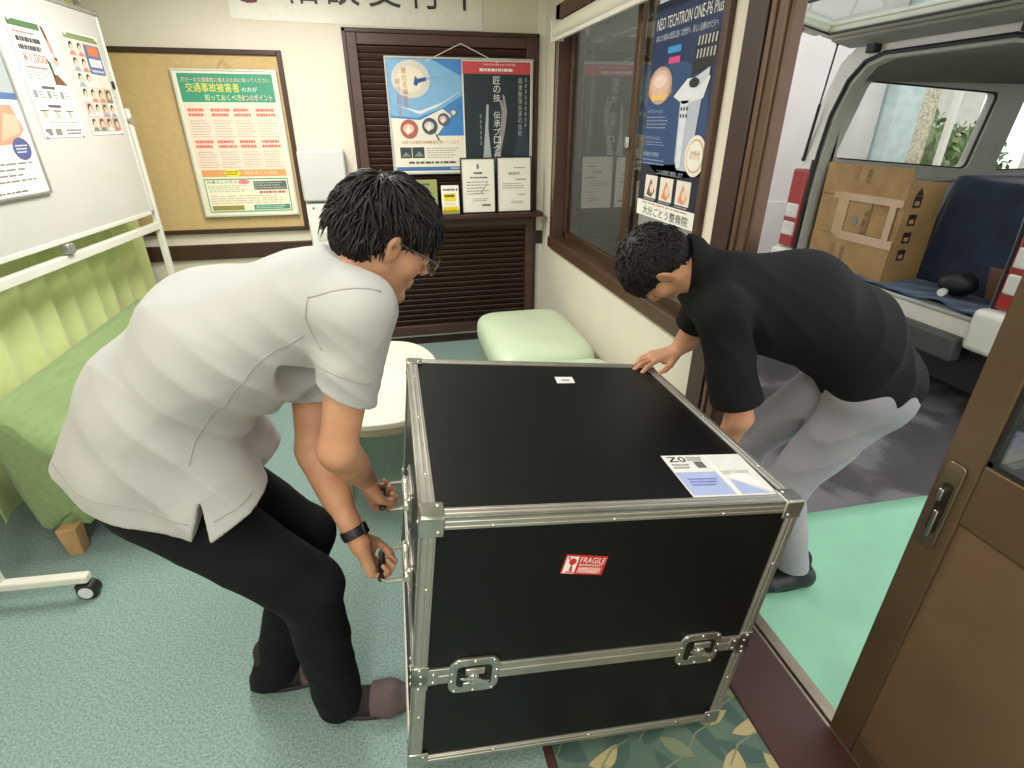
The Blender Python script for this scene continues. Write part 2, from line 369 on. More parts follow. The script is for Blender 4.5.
# corner brackets with rivets
def rivet(p, n, par, r=.0042):
    n = Vector(n); p = Vector(p); q = n.to_track_quat('Z', 'Y').to_matrix()
    o = cp('rivet', (_rv.v, _rv.f), m_riv, par); o.data = _rvm; o.location = p; o.rotation_euler = q.to_euler(); return o
_rv = MB().lathe([(.0044, -.001), (.0044, .0004), (.0036, .002), (.0016, .0028)], 10)
_rvm = bpy.data.meshes.new('rivet'); _rvm.from_pydata(_rv.v, [], _rv.f); _rvm.materials.append(m_riv); _rvm.polygons.foreach_set('use_smooth', [True]*len(_rvm.polygons))
for sx in (-1, 1):
    for sy in (-1, 1):
        for sz in (-1, 1):
            m = MB(); k = .046; t = .0035; E = (A_, B_, H_); S = (sx, sy, sz)
            for ax in range(3):
                lo = [0]*3; hi = [0]*3
                for q in range(3):
                    lo[q], hi[q] = sorted((S[q]*(E[q]+(t if q == ax else .0015)), S[q]*(E[q]-(.002 if q == ax else k))))
                m.bx(lo[0], hi[0], lo[1], hi[1], lo[2], hi[2])
            b_ = cp('corner_bracket', m, m_zinc, bevel=.004)
            for ax in range(3):
                if (ax == 2 and sz < 0) or (ax == 1 and sy > 0): continue
                p = [S[q]*(E[q]-.034) for q in range(3)]; p[ax] = S[ax]*(E[ax]+t); n = [0, 0, 0]; n[ax] = S[ax]
                rivet(p, n, b_)
# joint corner plates: a plate on each face at the joint, six rivets
for sx in (-1, 1):
    for sy in (-1, 1):
        m = MB(); t = .0042
        for (z0, z1, l) in ((SPL-.037, SPL+.037, .034), (SPL-.022, SPL+.022, .056)):
            m.bx(*sorted((sx*(A_+t), sx*(A_-l))), *sorted((sy*(B_-.003), sy*(B_+t))), z0, z1)
            m.bx(*sorted((sx*(A_-.003), sx*(A_+t))), *sorted((sy*(B_+t), sy*(B_-l))), z0, z1)
        b_ = cp('joint_plate', m, m_zinc, bevel=.0015)
        for (a, z) in ((.013, .03), (.017, .012), (.017, -.012), (.013, -.03), (.045, .013), (.045, -.013)):
            if sy < 0: rivet((sx*(A_-a), sy*(B_+t), SPL+z), (0, sy, 0), b_)
            if sx < 0: rivet((sx*(A_+t), sy*(B_-a), SPL+z), (sx, 0, 0), b_)
# rivets along the edge profiles
for u in (-.26, 0, .26):
    rivet((u-.03, -B_-.001, H_-.024), (0, -1, 0), case); rivet((u+.04, -B_-.001, -H_+.022), (0, -1, 0), case)
    rivet((-A_+.018, u, H_+.0005), (0, 0, 1), case); rivet((A_-.018, u, H_+.0005), (0, 0, 1), case)
for z in (.2, -.2):
    for sx in (-1, 1): rivet((sx*(A_-.018), -B_-.0005, z), (0, -1, 0), case)
    rivet((-A_-.0005, -B_+.018, z), (-1, 0, 0), case)
# butterfly latches in recessed dishes
def latch(x, dark):
    z = SPL-.004; M_ = Matrix(((1, 0, 0, x), (0, 0, -1, -B_), (0, 1, 0, z), (0, 0, 0, 1)))
    l = cp('latch', MB().prism(rrect(.118, .108, .026), -.004, .0045, M_), m_zinc, bevel=.002)
    cp('dish', MB().prism(rrect(.082, .066, .012), .0046, .0052, M_), mat('dish_shadow', (70, 68, 64), .3, .85), l)
    wing = MB()
    def P(a, b, c): return M_ @ Vector((a, b, c))
    wing.cyl(P(-.002, .0, .005), P(-.002, .0, .016), .017, .014, 16)
    for s_ in (-1, 1):
        wing.add([P(-.002+s_*.004, -.008, .014), P(-.002+s_*.032, -.012*s_-.006, .013), P(-.002+s_*.034, .010-.008*s_, .02), P(-.002+s_*.004, .008, .017),
                  P(-.002+s_*.004, -.008, .017), P(-.002+s_*.032, -.012*s_-.006, .016), P(-.002+s_*.034, .010-.008*s_, .023), P(-.002+s_*.004, .008, .02)],
                 [(3, 2, 1, 0), (4, 5, 6, 7), (0, 1, 5, 4), (1, 2, 6, 5), (2, 3, 7, 6), (3, 0, 4, 7)])
    cp('butterfly_key', wing, m_riv, l, smooth=True)
    cp('hook_plate', MB().box(P(0, .022, .009), (.045, .007, .018)).box(P(0, -.024, .007), (.05, .004, .014)), m_zinc, l, bevel=.002)
    for (a, b) in ((-.044, .046), (0, .047), (.044, .046), (-.044, -.046), (0, -.047), (.044, -.046), (-.052, .012), (-.052, -.012), (.052, .012), (.052, -.012)):
        rivet(P(a, b, .0045), (0, -1, 0), l)
latch(-.294, 0); latch(.288, 1)
# spring handles on the side panels
m_grip = mat('black_rubber_grip', (22, 22, 22), .6)
def case_handle(sx, y, z):
    X = sx*A_
    M_ = Matrix(((0, 0, sx, X), (-sx, 0, 0, y), (0, 1, 0, z), (0, 0, 0, 1)))
    h = cp('carry_handle', MB().prism(rrect(.155, .09, .012), -.004, .004, M_), m_zinc, bevel=.002)
    pv = MB().cyl((X+sx*.012, y-.066, z), (X+sx*.012, y+.066, z), .009, n=12)
    for s_ in (-1, 1): pv.box((X+sx*.008, y+s_*.05, z), (.014, .012, .03))
    cp('hinge', pv, m_riv, h, smooth=True)
    ring = []
    for (a, b) in ((-.058, .012), (-.058, .06), (-.048, .072), (.048, .072), (.058, .06), (.058, .012)): ring.append((X+sx*b, y+a, z-.004-.12*(b-.012)))
    cp('ring', MB().tube(ring, .0042, 8), m_riv, h, smooth=True)
    cp('grip', MB().cyl(ring[2], ring[3], .0085, n=12), m_grip, h, smooth=True)
    for (a, b) in ((-.065, .033), (.065, .033), (-.065, -.033), (.065, -.033)): rivet((X+sx*.004, y+a, z+b), (sx, 0, 0), h)
    return Vector((X+sx*.072, y, z-.0115))
HANDLE1 = CX @ case_handle(-1, -.03, .17)
HANDLE2 = CX @ case_handle(-1, -.155, .05)
HANDLE3 = CX @ case_handle(1, .04, .1)
# stickers and the shipping document pouch
fr = cp('fragile_sticker', MB().prism([(-.128, .215), (-.029, .202), (-.022, .254), (-.120, .268)], 0, .0006, Matrix(((1, 0, 0, 0), (0, 0, -1, -B_+.004), (0, 1, 0, 0), (0, 0, 0, 1)))), flat((205, 44, 44), .4))
pf = Print((-.128, -B_+.0028, .2145), (.0992, 0, -.0130), (.013, 0, .0992), .0998, .0536)
pf.n = Vector((0, -1, 0))
pf.v = Vector((.0078, 0, .0532)).normalized()
WH = (245, 238, 232); RD = (200, 40, 40)
pf.rect(.03, .06, .31, .94, WH).ell(.19, .68, .085, .17, RD, 2).poly([(.16, .2), (.24, .2), (.205, .55), (.185, .55)], RD, 2).poly([(.1, .1), (.28, .1), (.28, .17), (.1, .17)], RD, 2)
pf.poly([(.05, .9), (.09, .72), (.12, .9)], RD, 2)
pf.text('FRAGILE', .36, .64, .95, .93, WH, 2).lines(.36, .47, .95, .6, 2, WH, 2).rect(.36, .1, .93, .42, (236, 150, 145)).text('HANDLE WITH', .39, .28, .9, .39, WH, 2).text('CARE', .42, .13, .86, .26, WH, 2)
pf.done(fr, world=False, name='sticker_print')
dp = cp('document_pouch', MB().prism([(.171, -.372), (.392, -.372), (.4, -.198), (.175, -.2)], H_-.0042, H_-.003), flat((238, 236, 228), .25))
pd = Print((.17, -.371, H_-.003), (1, 0, 0), (0, 1, 0), .223, .171)
BL = (176, 188, 226)
pd.rect(.02, .03, .51, .56, BL).rect(.53, .0, .57, 1, (250, 248, 242), 1).poly([(.57, .03), (.93, .03), (.6, .38)], BL, 1)
pd.text('Z0', .06, .82, .28, .95, (40, 40, 42)).lines(.3, .84, .5, .95, 2, (130, 130, 135)).lines(.06, .64, .28, .78, 2, (150, 150, 155)).rect(.35, .66, .46, .82, (110, 112, 116), 2)
pd.lines(.1, .22, .47, .42, 3, (112, 130, 196), 2).lines(.58, .48, .95, .58, 2, (190, 190, 192)).poly([(.6, .4), (.97, .06), (.86, .5), (.7, .55)], (248, 247, 242), 2)
pd.done(dp, world=False, name='pouch_print', rough=.3)
st = cp('small_label', MB().prism([(.031, .236), (.092, .24), (.097, .287), (.036, .285)], H_-.0042, H_-.0032), flat((240, 240, 236)))
Print((.034, .238, H_-.0032), (1, 0, 0), (0, 1, 0), .06, .047).lines(.3, .3, .75, .6, 1, (60, 90, 100), 1, .7).done(st, world=False, name='label_print')
# ================================================================== on the back wall
# louvered panel
lp = thing('louver_panel', 'dark brown wooden louvered panel on the back wall behind the posters', 'louver panel', (.465, YB, .085))
LX0, LX1, LZ0, LZ1 = -.137, 1.066, .085, 2.05
def lpart(n, mb, m=m_louver, **k): return obj(n, mb, m, lp, world=True, **k)
fwid = .07
lpart('backing', MB().bx(LX0+.02, LX1-.02, YB-.006, YB-.001, LZ0+.02, LZ1-.02), mat('louver_backing', (30, 22, 19), .8))
lpart('frame_stile', MB().bx(LX0, LX0+fwid, YB-.055, YB, LZ0, LZ1), bevel=.004)
lpart('frame_stile', MB().bx(LX1-fwid, LX1, YB-.055, YB, LZ0, LZ1), bevel=.004)
lpart('frame_rail', MB().bx(LX0+fwid, LX1-fwid, YB-.052, YB, LZ1-fwid, LZ1), bevel=.004)
lpart('frame_rail', MB().bx(LX0+fwid, LX1-fwid, YB-.052, YB, .88, .94), bevel=.004)
lpart('frame_rail', MB().bx(LX0+fwid, LX1-fwid, YB-.052, YB, LZ0, LZ0+.075), bevel=.004)
lpart('frame_moulding', MB().bx(LX0-.012, LX0+.012, YB-.062, YB, LZ0, LZ1+.014).bx(LX1-.012, LX1+.010, YB-.062, YB, LZ0, LZ1+.014).bx(LX0-.012, LX1+.010, YB-.062, YB, LZ1-.01, LZ1+.014), m_dark, bevel=.004)
sl = MB().box((0, 0, 0), (LX1-LX0-2*fwid+.006, .007, .040), Matrix.Rotation(R(38), 3, 'X'))
first = None
zz = [LZ1-fwid-.022-.0395*i for i in range(30) if LZ1-fwid-.022-.0395*i > .965]+[.86-.0395*i for i in range(20) if .86-.0395*i > LZ0+.085]
for z in zz:
    if first is None: first = o = obj('slat', sl, m_louver, lp, bevel=.0015)
    else: o = first.copy(); COL.objects.link(o); o.parent = lp
    o.location = (.4645-.465, -.028, z-.085)
sh = thing('wall_shelf', 'narrow dark wooden shelf across the louvered panel', 'shelf', (.465, YB, .95))
obj('shelf_board', MB().bx(LX0+.03, 1.095, YB-.185, YB-.056, .955, .985), m_dark, sh, world=True, bevel=.004)
obj('bracket', MB().bx(LX0+.06, 1.05, YB-.11, YB-.056, .925, .955), m_dark, sh, world=True, bevel=.003)

def framed(name, label, cat, x0, x1, z0, z1, yb, fw, col, th=.018, lean=0, grp=None, sheet=(244, 240, 226)):
    """framed sheet facing the viewer (-Y); returns thing and Print of the sheet"""
    t = thing(name, label, cat, ((x0+x1)/2, yb, z0), (R(-lean), 0, 0), grp)
    w_, h_ = x1-x0, z1-z0; mf = mat('frame_%d_%d_%d' % col, col, .4, .2 if sum(col) > 350 else 0)
    obj('backboard', MB().bx(-w_/2+.003, w_/2-.003, -th*.6, 0, .003, h_-.003), flat(sheet), t)
    for (a, b, c, d_) in ((-w_/2, -w_/2+fw, 0, h_), (w_/2-fw, w_/2, 0, h_), (-w_/2+fw, w_/2-fw, 0, fw), (-w_/2+fw, w_/2-fw, h_-fw, h_)):
        obj('frame_bar', MB().bx(a, b, -th, 0, c, d_), mf, t, bevel=.0015)
    p = Print((-w_/2+fw, -th*.6, fw), (1, 0, 0), (0, 0, 1), w_-2*fw, h_-2*fw)
    return t, p
# double poster in an aluminium frame, hung on a cord
t, p = framed('poster_frame', 'silver framed double poster, blue and black halves, hung on the louvers', 'framed poster', .084, 1.031, 1.242, 1.922, YB-.062, .012, (190, 190, 186))
BLU = (66, 132, 196); CRM = (236, 228, 210); INK = (34, 48, 56); WHT = (236, 234, 228)
p.rect(0, 0, .505, 1, CRM, 1).rect(0, .34, .505, 1, BLU, 2)
p.poly([(0, .6), (0, 1), (.3, 1), (.505, .86), (.505, .70), (.35, .58), (.18, .5), (0, .52)], (128, 178, 216), 3)
p.poly([(.0, .34), (.31, .34), (.42, .52), (.36, .58), (.2, .48), (0, .5)], CRM, 4)
p.ell(.155, .83, .13, .16, (216, 206, 196), 4, 28).ell(.15, .83, .09, .11, (232, 220, 196), 5, 24)
p.poly([(.07, .6), (.2, .53), (.33, .6), (.48, .72), (.5, .74), (.36, .635), (.2, .56)], (224, 228, 230), 5)
p.poly([(.17, .79), (.19, .77), (.205, .80), (.26, .82), (.255, .85), (.2, .835), (.185, .86)], (40, 84, 150), 6).poly([(.255, .83), (.4, .86), (.255, .842)], (120, 160, 200), 6)
p.vtext('眠れる細胞を', .095, .58, .128, .93, (196, 132, 88), 7).vtext('呼び起こす', .05, .5, .08, .84, (196, 132, 88), 7)
for (a, b, r_, c1, c2) in ((.12, .40, .062, (176, 96, 84), (236, 190, 170)), (.265, .425, .055, (72, 84, 98), (206, 200, 190)), (.365, .485, .042, (80, 96, 112), (214, 178, 162)), (.44, .545, .028, (90, 120, 150), (212, 208, 200))):
    p.ell(a, b, r_, r_*1.38, c1, 6).ell(a-.005, b+.004, r_*.62, r_*.7, c2, 7).poly([(a-r_*.5, b-r_*.3), (a-r_*.2, b-r_*.9), (a+r_*.2, b-r_*.2), (a, b+r_*.6)], (240, 226, 214), 8)
p.poly([(.295, .37), (.305, .36), (.33, .3), (.318, .297)], (60, 66, 70), 7)
p.ell(.475, .60, .012, .018, (60, 120, 190), 6)
p.text('当院では最新治療機器を使っています', .06, .265, .47, .298, (196, 142, 104), 3)
p.rect(.045, .135, .125, .235, (52, 66, 66), 3).rect(.13, .135, .215, .235, (52, 66, 66), 3).poly([(.05, .15), (.085, .19), (.12, .15)], (120, 136, 130), 4).poly([(.14, .15), (.18, .2), (.21, .15)], (120, 136, 130), 4)
p.lines(.23, .13, .48, .235, 5, (150, 150, 146), 3, .3).lines(.1, .075, .46, .11, 1, (90, 92, 94), 3, .6).rect(.01, .015, .5, .052, (66, 112, 166), 3).lines(.4, .025, .49, .045, 1, WHT, 4)
p.rect(.515, 0, .995, .99, INK, 2).rect(.51, .885, .995, .99, (204, 74, 78), 3).lines(.63, .905, .88, .935, 1, WHT, 4, .8).lines(.66, .95, .9, .98, 1, (232, 160, 160), 4)
p.poly([(.64, .06), (.665, .45), (.675, .62), (.69, .62), (.685, .4), (.71, .06)], (176, 184, 184), 4)
p.poly([(.70, .0), (.74, .2), (.775, .4), (.785, .55), (.77, .66), (.785, .66), (.8, .6), (.79, .71), (.805, .70), (.825, .56), (.81, .4), (.78, .2), (.75, 0)], (160, 148, 156), 4)
p.poly([(.84, 0), (.9, .3), (.96, .5), (.99, .2), (.99, 0)], (48, 66, 78), 3)
p.vtext('匠の技 伝承プログラム', .725, .03, .775, .87, WHT, 5).vtext('高速整復伝承の技術', .905, .33, .935, .86, (184, 190, 188), 5)
for q in range(9): p.rect(.955, .82-q*.05, .968, .855-q*.05, (130, 140, 140), 5)
for q in range(6): p.rect(.625, .5-q*.05, .635, .535-q*.05, (130, 140, 140), 5)
p.done(t, world=False)
obj('hanging_cord', MB().tube([(-.22, -.012, .655), (.005, -.004, .755), (.24, -.012, .655)], .0028, 6), flat((225, 220, 205)), t)
# items on the shelf
t, p = framed('certificate_frame', 'black framed certificate with a faint emblem beside the yellow leaflet holder', 'certificate', .522, .762, .986, 1.343, YB-.125, .008, (26, 26, 24), .016, 3)
GR = (120, 122, 118)
p.lines(.36, .72, .64, .76, 1, (70, 72, 70), 2, .9).ell(.5, .86, .04, .05, (120, 126, 120)).lines(.25, .64, .82, .67, 1, (96, 98, 96), 2, .9).lines(.14, .32, .86, .60, 5, GR, 2, .28, 3).lines(.3, .2, .85, .27, 2, GR, 2, .3, 4).lines(.6, .1, .88, .16, 1, (80, 80, 80), 2, .6).poly([(.3, .38), (.55, .36), (.72, .5), (.8, .62), (.75, .5), (.6, .34)], (176, 186, 176), 3)
p.done(t, world=False)
t, p = framed('certificate_frame', 'plainer black framed certificate at the right end of the shelf', 'certificate', .770, 1.018, .986, 1.348, YB-.125, .008, (26, 26, 24), .016, 3)
p.text('感謝状', .33, .68, .68, .74, (90, 88, 84)).lines(.5, .8, .86, .83, 1, GR, 2, .5).lines(.55, .58, .88, .62, 1, GR, 2, .5).lines(.14, .42, .84, .54, 3, GR, 2, .28, 5).lines(.6, .3, .85, .33, 1, GR, 2, .5).lines(.4, .14, .85, .2, 2, GR, 2, .35, 6)
p.done(t, world=False)
t = thing('leaflet_holder', 'clear leaflet holder full of yellow and white leaflets on the shelf', 'leaflet holder', (.445, YB-.14, .986))
obj('leaflet_stack', MB().box((0, .012, .094), (.118, .022, .185), Matrix.Rotation(R(-6), 3, 'X')), flat((242, 240, 230)), t, bevel=.001)
p = Print((-.059, -.0092, .003), (1, 0, 0), (0, .105, .995), .118, .185); YL = (240, 214, 40)
p.rect(.12, .45, .8, .72, YL).rect(.06, .03, .95, .26, YL).lines(.16, .58, .75, .69, 1, (70, 60, 20), 2, .8).lines(.1, .8, .8, .9, 1, (90, 90, 90), 2, .6).poly([(.82, .84), (.93, .92), (.9, .8)], (40, 40, 40), 2).lines(.12, .3, .8, .4, 2, (190, 180, 150), 2, .3).lines(.1, .08, .9, .2, 2, (200, 160, 30), 2, .4)
p.done(t, world=False)
obj('holder_tray', MB().bx(-.064, .064, -.02, .03, 0, .003).bx(-.064, .064, -.022, -.019, 0, .03).bx(-.064, -.062, -.02, .03, 0, .06).bx(.062, .064, -.02, .03, 0, .06), glass('acrylic', (.9, .92, .92)), t)
t = thing('booklet', 'olive green booklet with a white ring standing on the shelf behind the stooping man', 'booklet', (.275, YB-.13, .986), (R(-6), 0, 0))
obj('cover', MB().bx(-.085, .085, -.008, 0, 0, .225), flat((150, 156, 96)), t, bevel=.001)
p = Print((-.085, -.008, 0), (1, 0, 0), (0, 0, 1), .17, .225)
p.ell(.5, .5, .26, .2, (226, 226, 206)).ell(.5, .5, .2, .15, (150, 156, 96), 2).ell(.5, .5, .13, .1, (60, 60, 56), 3).lines(.3, .84, .72, .9, 1, (60, 62, 40), 2, .8).rect(.08, .06, .92, .22, (206, 206, 172), 1)
p.done(t, world=False)
# long paper banner with big characters
t = thing('paper_banner', 'long white paper banner with large black characters taped high on the wall', 'banner', (0, YB-.001, 2.08))
obj('sheet', MB().grid(30, 4, lambda a, b: (-.755+1.47*a, YB-.003-.0015*math.sin(a*40), 2.085+.02*(1-a)-.012+b*.30)), flat((238, 234, 222)), t, world=True)
p = Print((-.755, YB-.006, 2.12), (1, 0, 0), (0, 0, 1), 1.47, .30)
p.text('ご', .035, .17, .125, .8, (110, 36, 48), 1)
for i, ch in enumerate('相談受付中'): p.text(ch, .205+i*.164, .19, .205+i*.164+.128, .9, (52, 52, 50), 1)
p.done(t)
# pin board, notice poster, towel box
t = thing('notice_board', 'tan felt pin board in a thin dark frame on the back wall', 'pin board', (-1.02, YB, .895))
BX0, BX1, BZ0, BZ1 = -1.60, -.513, .897, 1.94
obj('felt', MB().bx(BX0, BX1, YB-.012, YB-.001, BZ0, BZ1), mat('tan_felt', (205, 176, 124), .9, var=.03, vs=40, bump=.3, bs=300), t, world=True)
for (a, b, c, d_) in ((BX0, BX0+.028, BZ0, BZ1), (BX1-.028, BX1, BZ0, BZ1), (BX0+.028, BX1-.028, BZ0, BZ0+.028), (BX0+.028, BX1-.028, BZ1-.028, BZ1)):
    obj('frame_bar', MB().bx(a, b, YB-.028, YB, c, d_), m_dark, t, world=True, bevel=.004)
t, p = framed('notice_poster', 'framed green and pink traffic accident notice hung on the tan pin board', 'framed poster', -1.134, -.556, 1.003, 1.838, YB-.030, .012, (206, 208, 200), .012)
GN = (64, 150, 118); PK = (240, 216, 196); RDH = (222, 104, 92)
p.rect(0, 0, 1, 1, (234, 228, 206), 1).rect(.03, .80, .97, .985, GN, 2).rect(.03, .34, .97, .79, PK, 2)
p.text('万が一の交通事故に備えるために知ってください', .06, .93, .94, .96, (232, 200, 180), 3)
p.text('交通事故被害者', .09, .865, .62, .925, (240, 226, 96), 3).text('の方が', .64, .868, .8, .9, WHT, 3).text('知っておくべき', .26, .81, .62, .852, (228, 240, 170), 3).text('8つのポイント', .63, .81, .94, .855, (244, 196, 196), 3)
for r_ in range(2):
    for c_ in range(4):
        a = .06+c_*.228; b = .56-r_*.215
        p.lines(a, b+.14, a+.2, b+.205, 2, RDH, 3, .62, r_*4+c_).lines(a, b+.0, a+.2, b+.125, 7, (176, 160, 146), 3, .26, 20+r_*4+c_)
p.rect(.05, .285, .95, .335, (226, 160, 100), 2).poly([(.28, .31), (.31, .288), (.42, .283), (.46, .31), (.42, .338), (.31, .334)], (246, 222, 60), 3).text('解決までの流れ', .5, .297, .86, .325, (236, 220, 190), 3).lines(.3, .295, .44, .328, 2, (120, 90, 40), 4)
p.rect(.05, .02, .95, .27, GN, 2).rect(.06, .028, .94, .262, (240, 236, 206), 3).text('弁護士にお任せ', .08, .235, .4, .258, (60, 90, 70), 4).ell(.47, .245, .065, .017, (236, 130, 150), 4).lines(.08, .17, .52, .225, 4, (160, 158, 140), 4, .28, 31).rect(.57, .185, .93, .25, (96, 106, 100), 4).lines(.58, .19, .92, .245, 3, (190, 196, 186), 5, .3, 9)
p.lines(.62, .155, .92, .178, 1, (206, 80, 80), 4, .7).lines(.08, .08, .92, .15, 4, (206, 160, 150), 4, .3, 33).rect(.08, .035, .42, .07, (150, 140, 70), 4).rect(.53, .035, .93, .072, GN, 4).lines(.55, .04, .9, .068, 2, WHT, 5, .3)
p.done(t, world=False)
obj('hanging_cord', MB().tube([(-.035, -.004, .848), (0, .002, .885), (.035, -.004, .848)], .002, 6), flat((180, 160, 120)), t)
t = thing('towel_dispenser', 'white wall mounted paper dispenser with grey front beside the pin board', 'dispenser', (-.36, YB, .80))
obj('body', MB().bx(-.50, -.225, YB-.11, YB, .80, 1.08), flat((236, 234, 226)), t, world=True, bevel=.012)
obj('front_cover', MB().bx(-.505, -.22, YB-.13, YB, 1.09, 1.40), mat('grey_translucent', (206, 206, 204), .25, var=.02), t, world=True, bevel=.014)
obj('lock', MB().cyl((-.455, YB-.115, 1.05), (-.455, YB-.108, 1.05), .006), flat((60, 60, 60)), t, world=True)
obj('paper_slot', MB().bx(-.455, -.27, YB-.113, YB-.1, .835, .90), flat((210, 208, 200)), t, world=True, bevel=.004)

# ================================================================== on the window wall
t = thing('roller_blind', 'rolled up cream roller blind with bead chain above the window', 'blind', (XR-.045, 2.75, 2.04))
obj('roller', MB().cyl((XR-.05, 1.83, 2.03), (XR-.05, 3.50, 2.03), .045, n=24), mat('blind_fabric', (226, 220, 202), .7, var=.02), t, world=True, smooth=True)
obj('bottom_bar', MB().bx(XR-.102, XR-.088, 1.84, 3.495, 1.968, 1.99), m_white, t, world=True, bevel=.004)
obj('bracket', MB().bx(XR-.1, XR-.02, 3.502, 3.515, 1.98, 2.085), m_white, t, world=True, bevel=.003)
ch = MB()
for i in range(60):
    for s_ in (-1, 1):
        zt = 1.99-i*.0135 if s_ < 0 else 1.99-i*.0150
        ch.sph((XR-.05, 3.53+s_*.013*(1 if i < 57 else .5), zt), .0034, 6, 4)
o = obj('bead_chain', ch, flat((222, 214, 190)), t, world=True, smooth='all'); o['kind'] = 'stuff'
# poster in the window
PY0, PY1, PZ0, PZ1 = 1.845, 2.36, 1.18, 1.97
t = thing('window_poster', 'dark blue poster of a white treatment device taped inside the window', 'poster', (XR, 2.12, PZ0))
obj('sheet', MB().bx(XR-.0035, XR-.001, PY0, PY1, PZ0, PZ1), flat((32, 52, 92), .3), t, world=True)
p = Print((XR-.0036, PY1, PZ0), (0, -1, 0), (0, 0, 1), PY1-PY0, PZ1-PZ0)
NV = (34, 56, 98); PB = (64, 96, 148)
p.poly([(0, .3), (0, .62), (.3, .75), (.6, .72), (.9, .6), (1, .4), (1, .25), (.4, .2)], (44, 72, 118), 1).poly([(0, .08), (1, .08), (1, .3), (0, .26)], (22, 32, 50), 1)
p.text('NEO TECHTRON ONE-P6 Plus', .05, .885, .95, .935, WHT, 3).text('あなたの痛みの原因に届く 次世代へ、新しい治療のかたちへ', .06, .835, .92, .865, (206, 214, 226), 3)
p.rect(.27, .775, .47, .803, (60, 150, 220), 3).rect(.30, .73, .47, .757, (224, 70, 130), 3)
p.ell(.2, .61, .21, .035, (150, 110, 70), 2).ell(.2, .64, .19, .085, (196, 160, 146), 3).ell(.2, .645, .15, .066, (226, 186, 168), 4).ell(.2, .66, .1, .03, (240, 214, 200), 5).poly([(.05, .6), (.35, .6), (.3, .575), (.1, .575)], (240, 196, 110), 5)
p.poly([(.66, .655), (.7, .67), (.96, .7), (.98, .83), (.68, .80)], (26, 26, 28), 3)
for q in range(6):
    for r_ in range(2): p.poly([(.70+q*.042, .73+r_*.05), (.715+q*.042, .73+r_*.05), (.722+q*.042, .765+r_*.05), (.707+q*.042, .765+r_*.05)], (206, 206, 202), 4)
p.poly([(.44, .585), (.62, .655), (.92, .655), (.86, .57), (.6, .55)], (226, 228, 232), 5).poly([(.63, .62), (.72, .655), (.9, .69), (.9, .655), (.76, .61)], (206, 208, 214), 6).ell(.72, .635, .07, .02, (30, 32, 34), 7)
p.poly([(.55, .57), (.84, .58), (.8, .3), (.76, .26), (.62, .26), (.57, .3)], (184, 190, 202), 4).poly([(.56, .565), (.67, .565), (.66, .27), (.6, .27)], (218, 222, 230), 5)
for q in range(3):
    for r_ in range(2): p.ell(.585+q*.04, .53-r_*.03, .012, .009, (60, 64, 72), 6)
p.ell(.86, .33, .14, .09, (236, 230, 214), 6, 30).ell(.86, .33, .115, .073, (206, 168, 110), 7, 30).ell(.86, .33, .105, .066, (238, 234, 222), 8, 30).text('次世代', .79, .315, .93, .355, (196, 140, 76), 9)
p.text('バイブレーション', .03, .515, .3, .535, (190, 200, 214), 3).lines(.03, .44, .45, .505, 4, (150, 164, 186), 3, .3, 2).text('バイブレーション', .03, .39, .3, .41, (190, 200, 214), 3).lines(.03, .36, .4, .385, 2, (150, 164, 186), 3, .3, 5).text('超音波と低周波', .03, .31, .3, .33, (190, 200, 214), 3).lines(.03, .265, .48, .3, 2, (150, 164, 186), 3, .3, 6)
p.text('こんな症状に使用します', .3, .225, .72, .25, (176, 186, 200), 3)
for q in range(3):
    a = .12+q*.265
    p.rect(a, .10, a+.21, .215, (232, 222, 212), 3).poly([(a+.04, .115), (a+.1, .20), (a+.18, .14), (a+.13, .105)], [(96, 84, 82), (222, 150, 96), (230, 150, 104)][q], 4).ell(a+.13, .15, .035, .025, (240, 206, 184), 5).lines(a, .085, a+.2, .098, 1, (170, 170, 176), 3)
p.rect(0, 0, 1, .082, (240, 238, 230), 2).text('大分ごとう整骨院', .12, .01, .88, .056, (36, 34, 36), 4).lines(.1, .064, .9, .078, 1, (196, 150, 130), 4, .5)
p.done(t)
# ================================================================== furniture on the left
# mobile whiteboard
WA, WB_ = Vector((-1.45, 1.78, 0)), Vector((-1.30, 3.57, 0)); wl = (WB_-WA).length
wang = math.atan2((WB_-WA).x, (WB_-WA).y)
wb = thing('whiteboard', 'mobile whiteboard on white legs with castors beside the green curtain', 'whiteboard', WA, (0, 0, -wang))   # local y runs along the board, +x faces the room
m_wframe = mat('white_enamel', (228, 226, 214), .35, var=.02); m_silver = mat('silver_frame', (180, 180, 176), .35, .6)
obj('board', MB().bx(-.011, .011, .0, 1.745, 1.10, 2.03), mat('whiteboard_enamel', (206, 204, 198), .22, var=.015, vs=3), wb)
for (y0, y1, z0, z1) in ((0, 1.76, 1.085, 1.105), (0, 1.76, 2.022, 2.042)): obj('board_frame', MB().bx(-.014, .016, y0, y1, z0, z1), m_silver if z0 > 2 else m_wframe, wb, bevel=.003)
for y in (-.004, 1.742): obj('board_frame', MB().bx(-.014, .014, y, y+.018, 1.105, 2.022), m_wframe, wb, bevel=.003)
for (y, z) in ((0, 2.02), (1.735, 2.02), (0, 1.085), (1.735, 1.085)): obj('corner_cap', MB().bx(-.018, .019, y, y+.028, z, z+.024), mat('grey_cap', (150, 150, 146), .5), wb, bevel=.004)
for y in (-.045, 1.80): obj('post', MB().bx(-.017, .017, y-.016, y+.016, .09, 1.62 if y > 1 else 1.62), m_wframe, wb, bevel=.005)
obj('crossbar', MB().bx(-.016, .016, -.03, 1.79, .995, 1.035), m_wframe, wb, bevel=.005)
for y in (-.045, 1.80): obj('pivot_bolt', MB().cyl((.02, y, 1.56), (-.02, y, 1.56), .02), m_silver, wb, smooth=True)
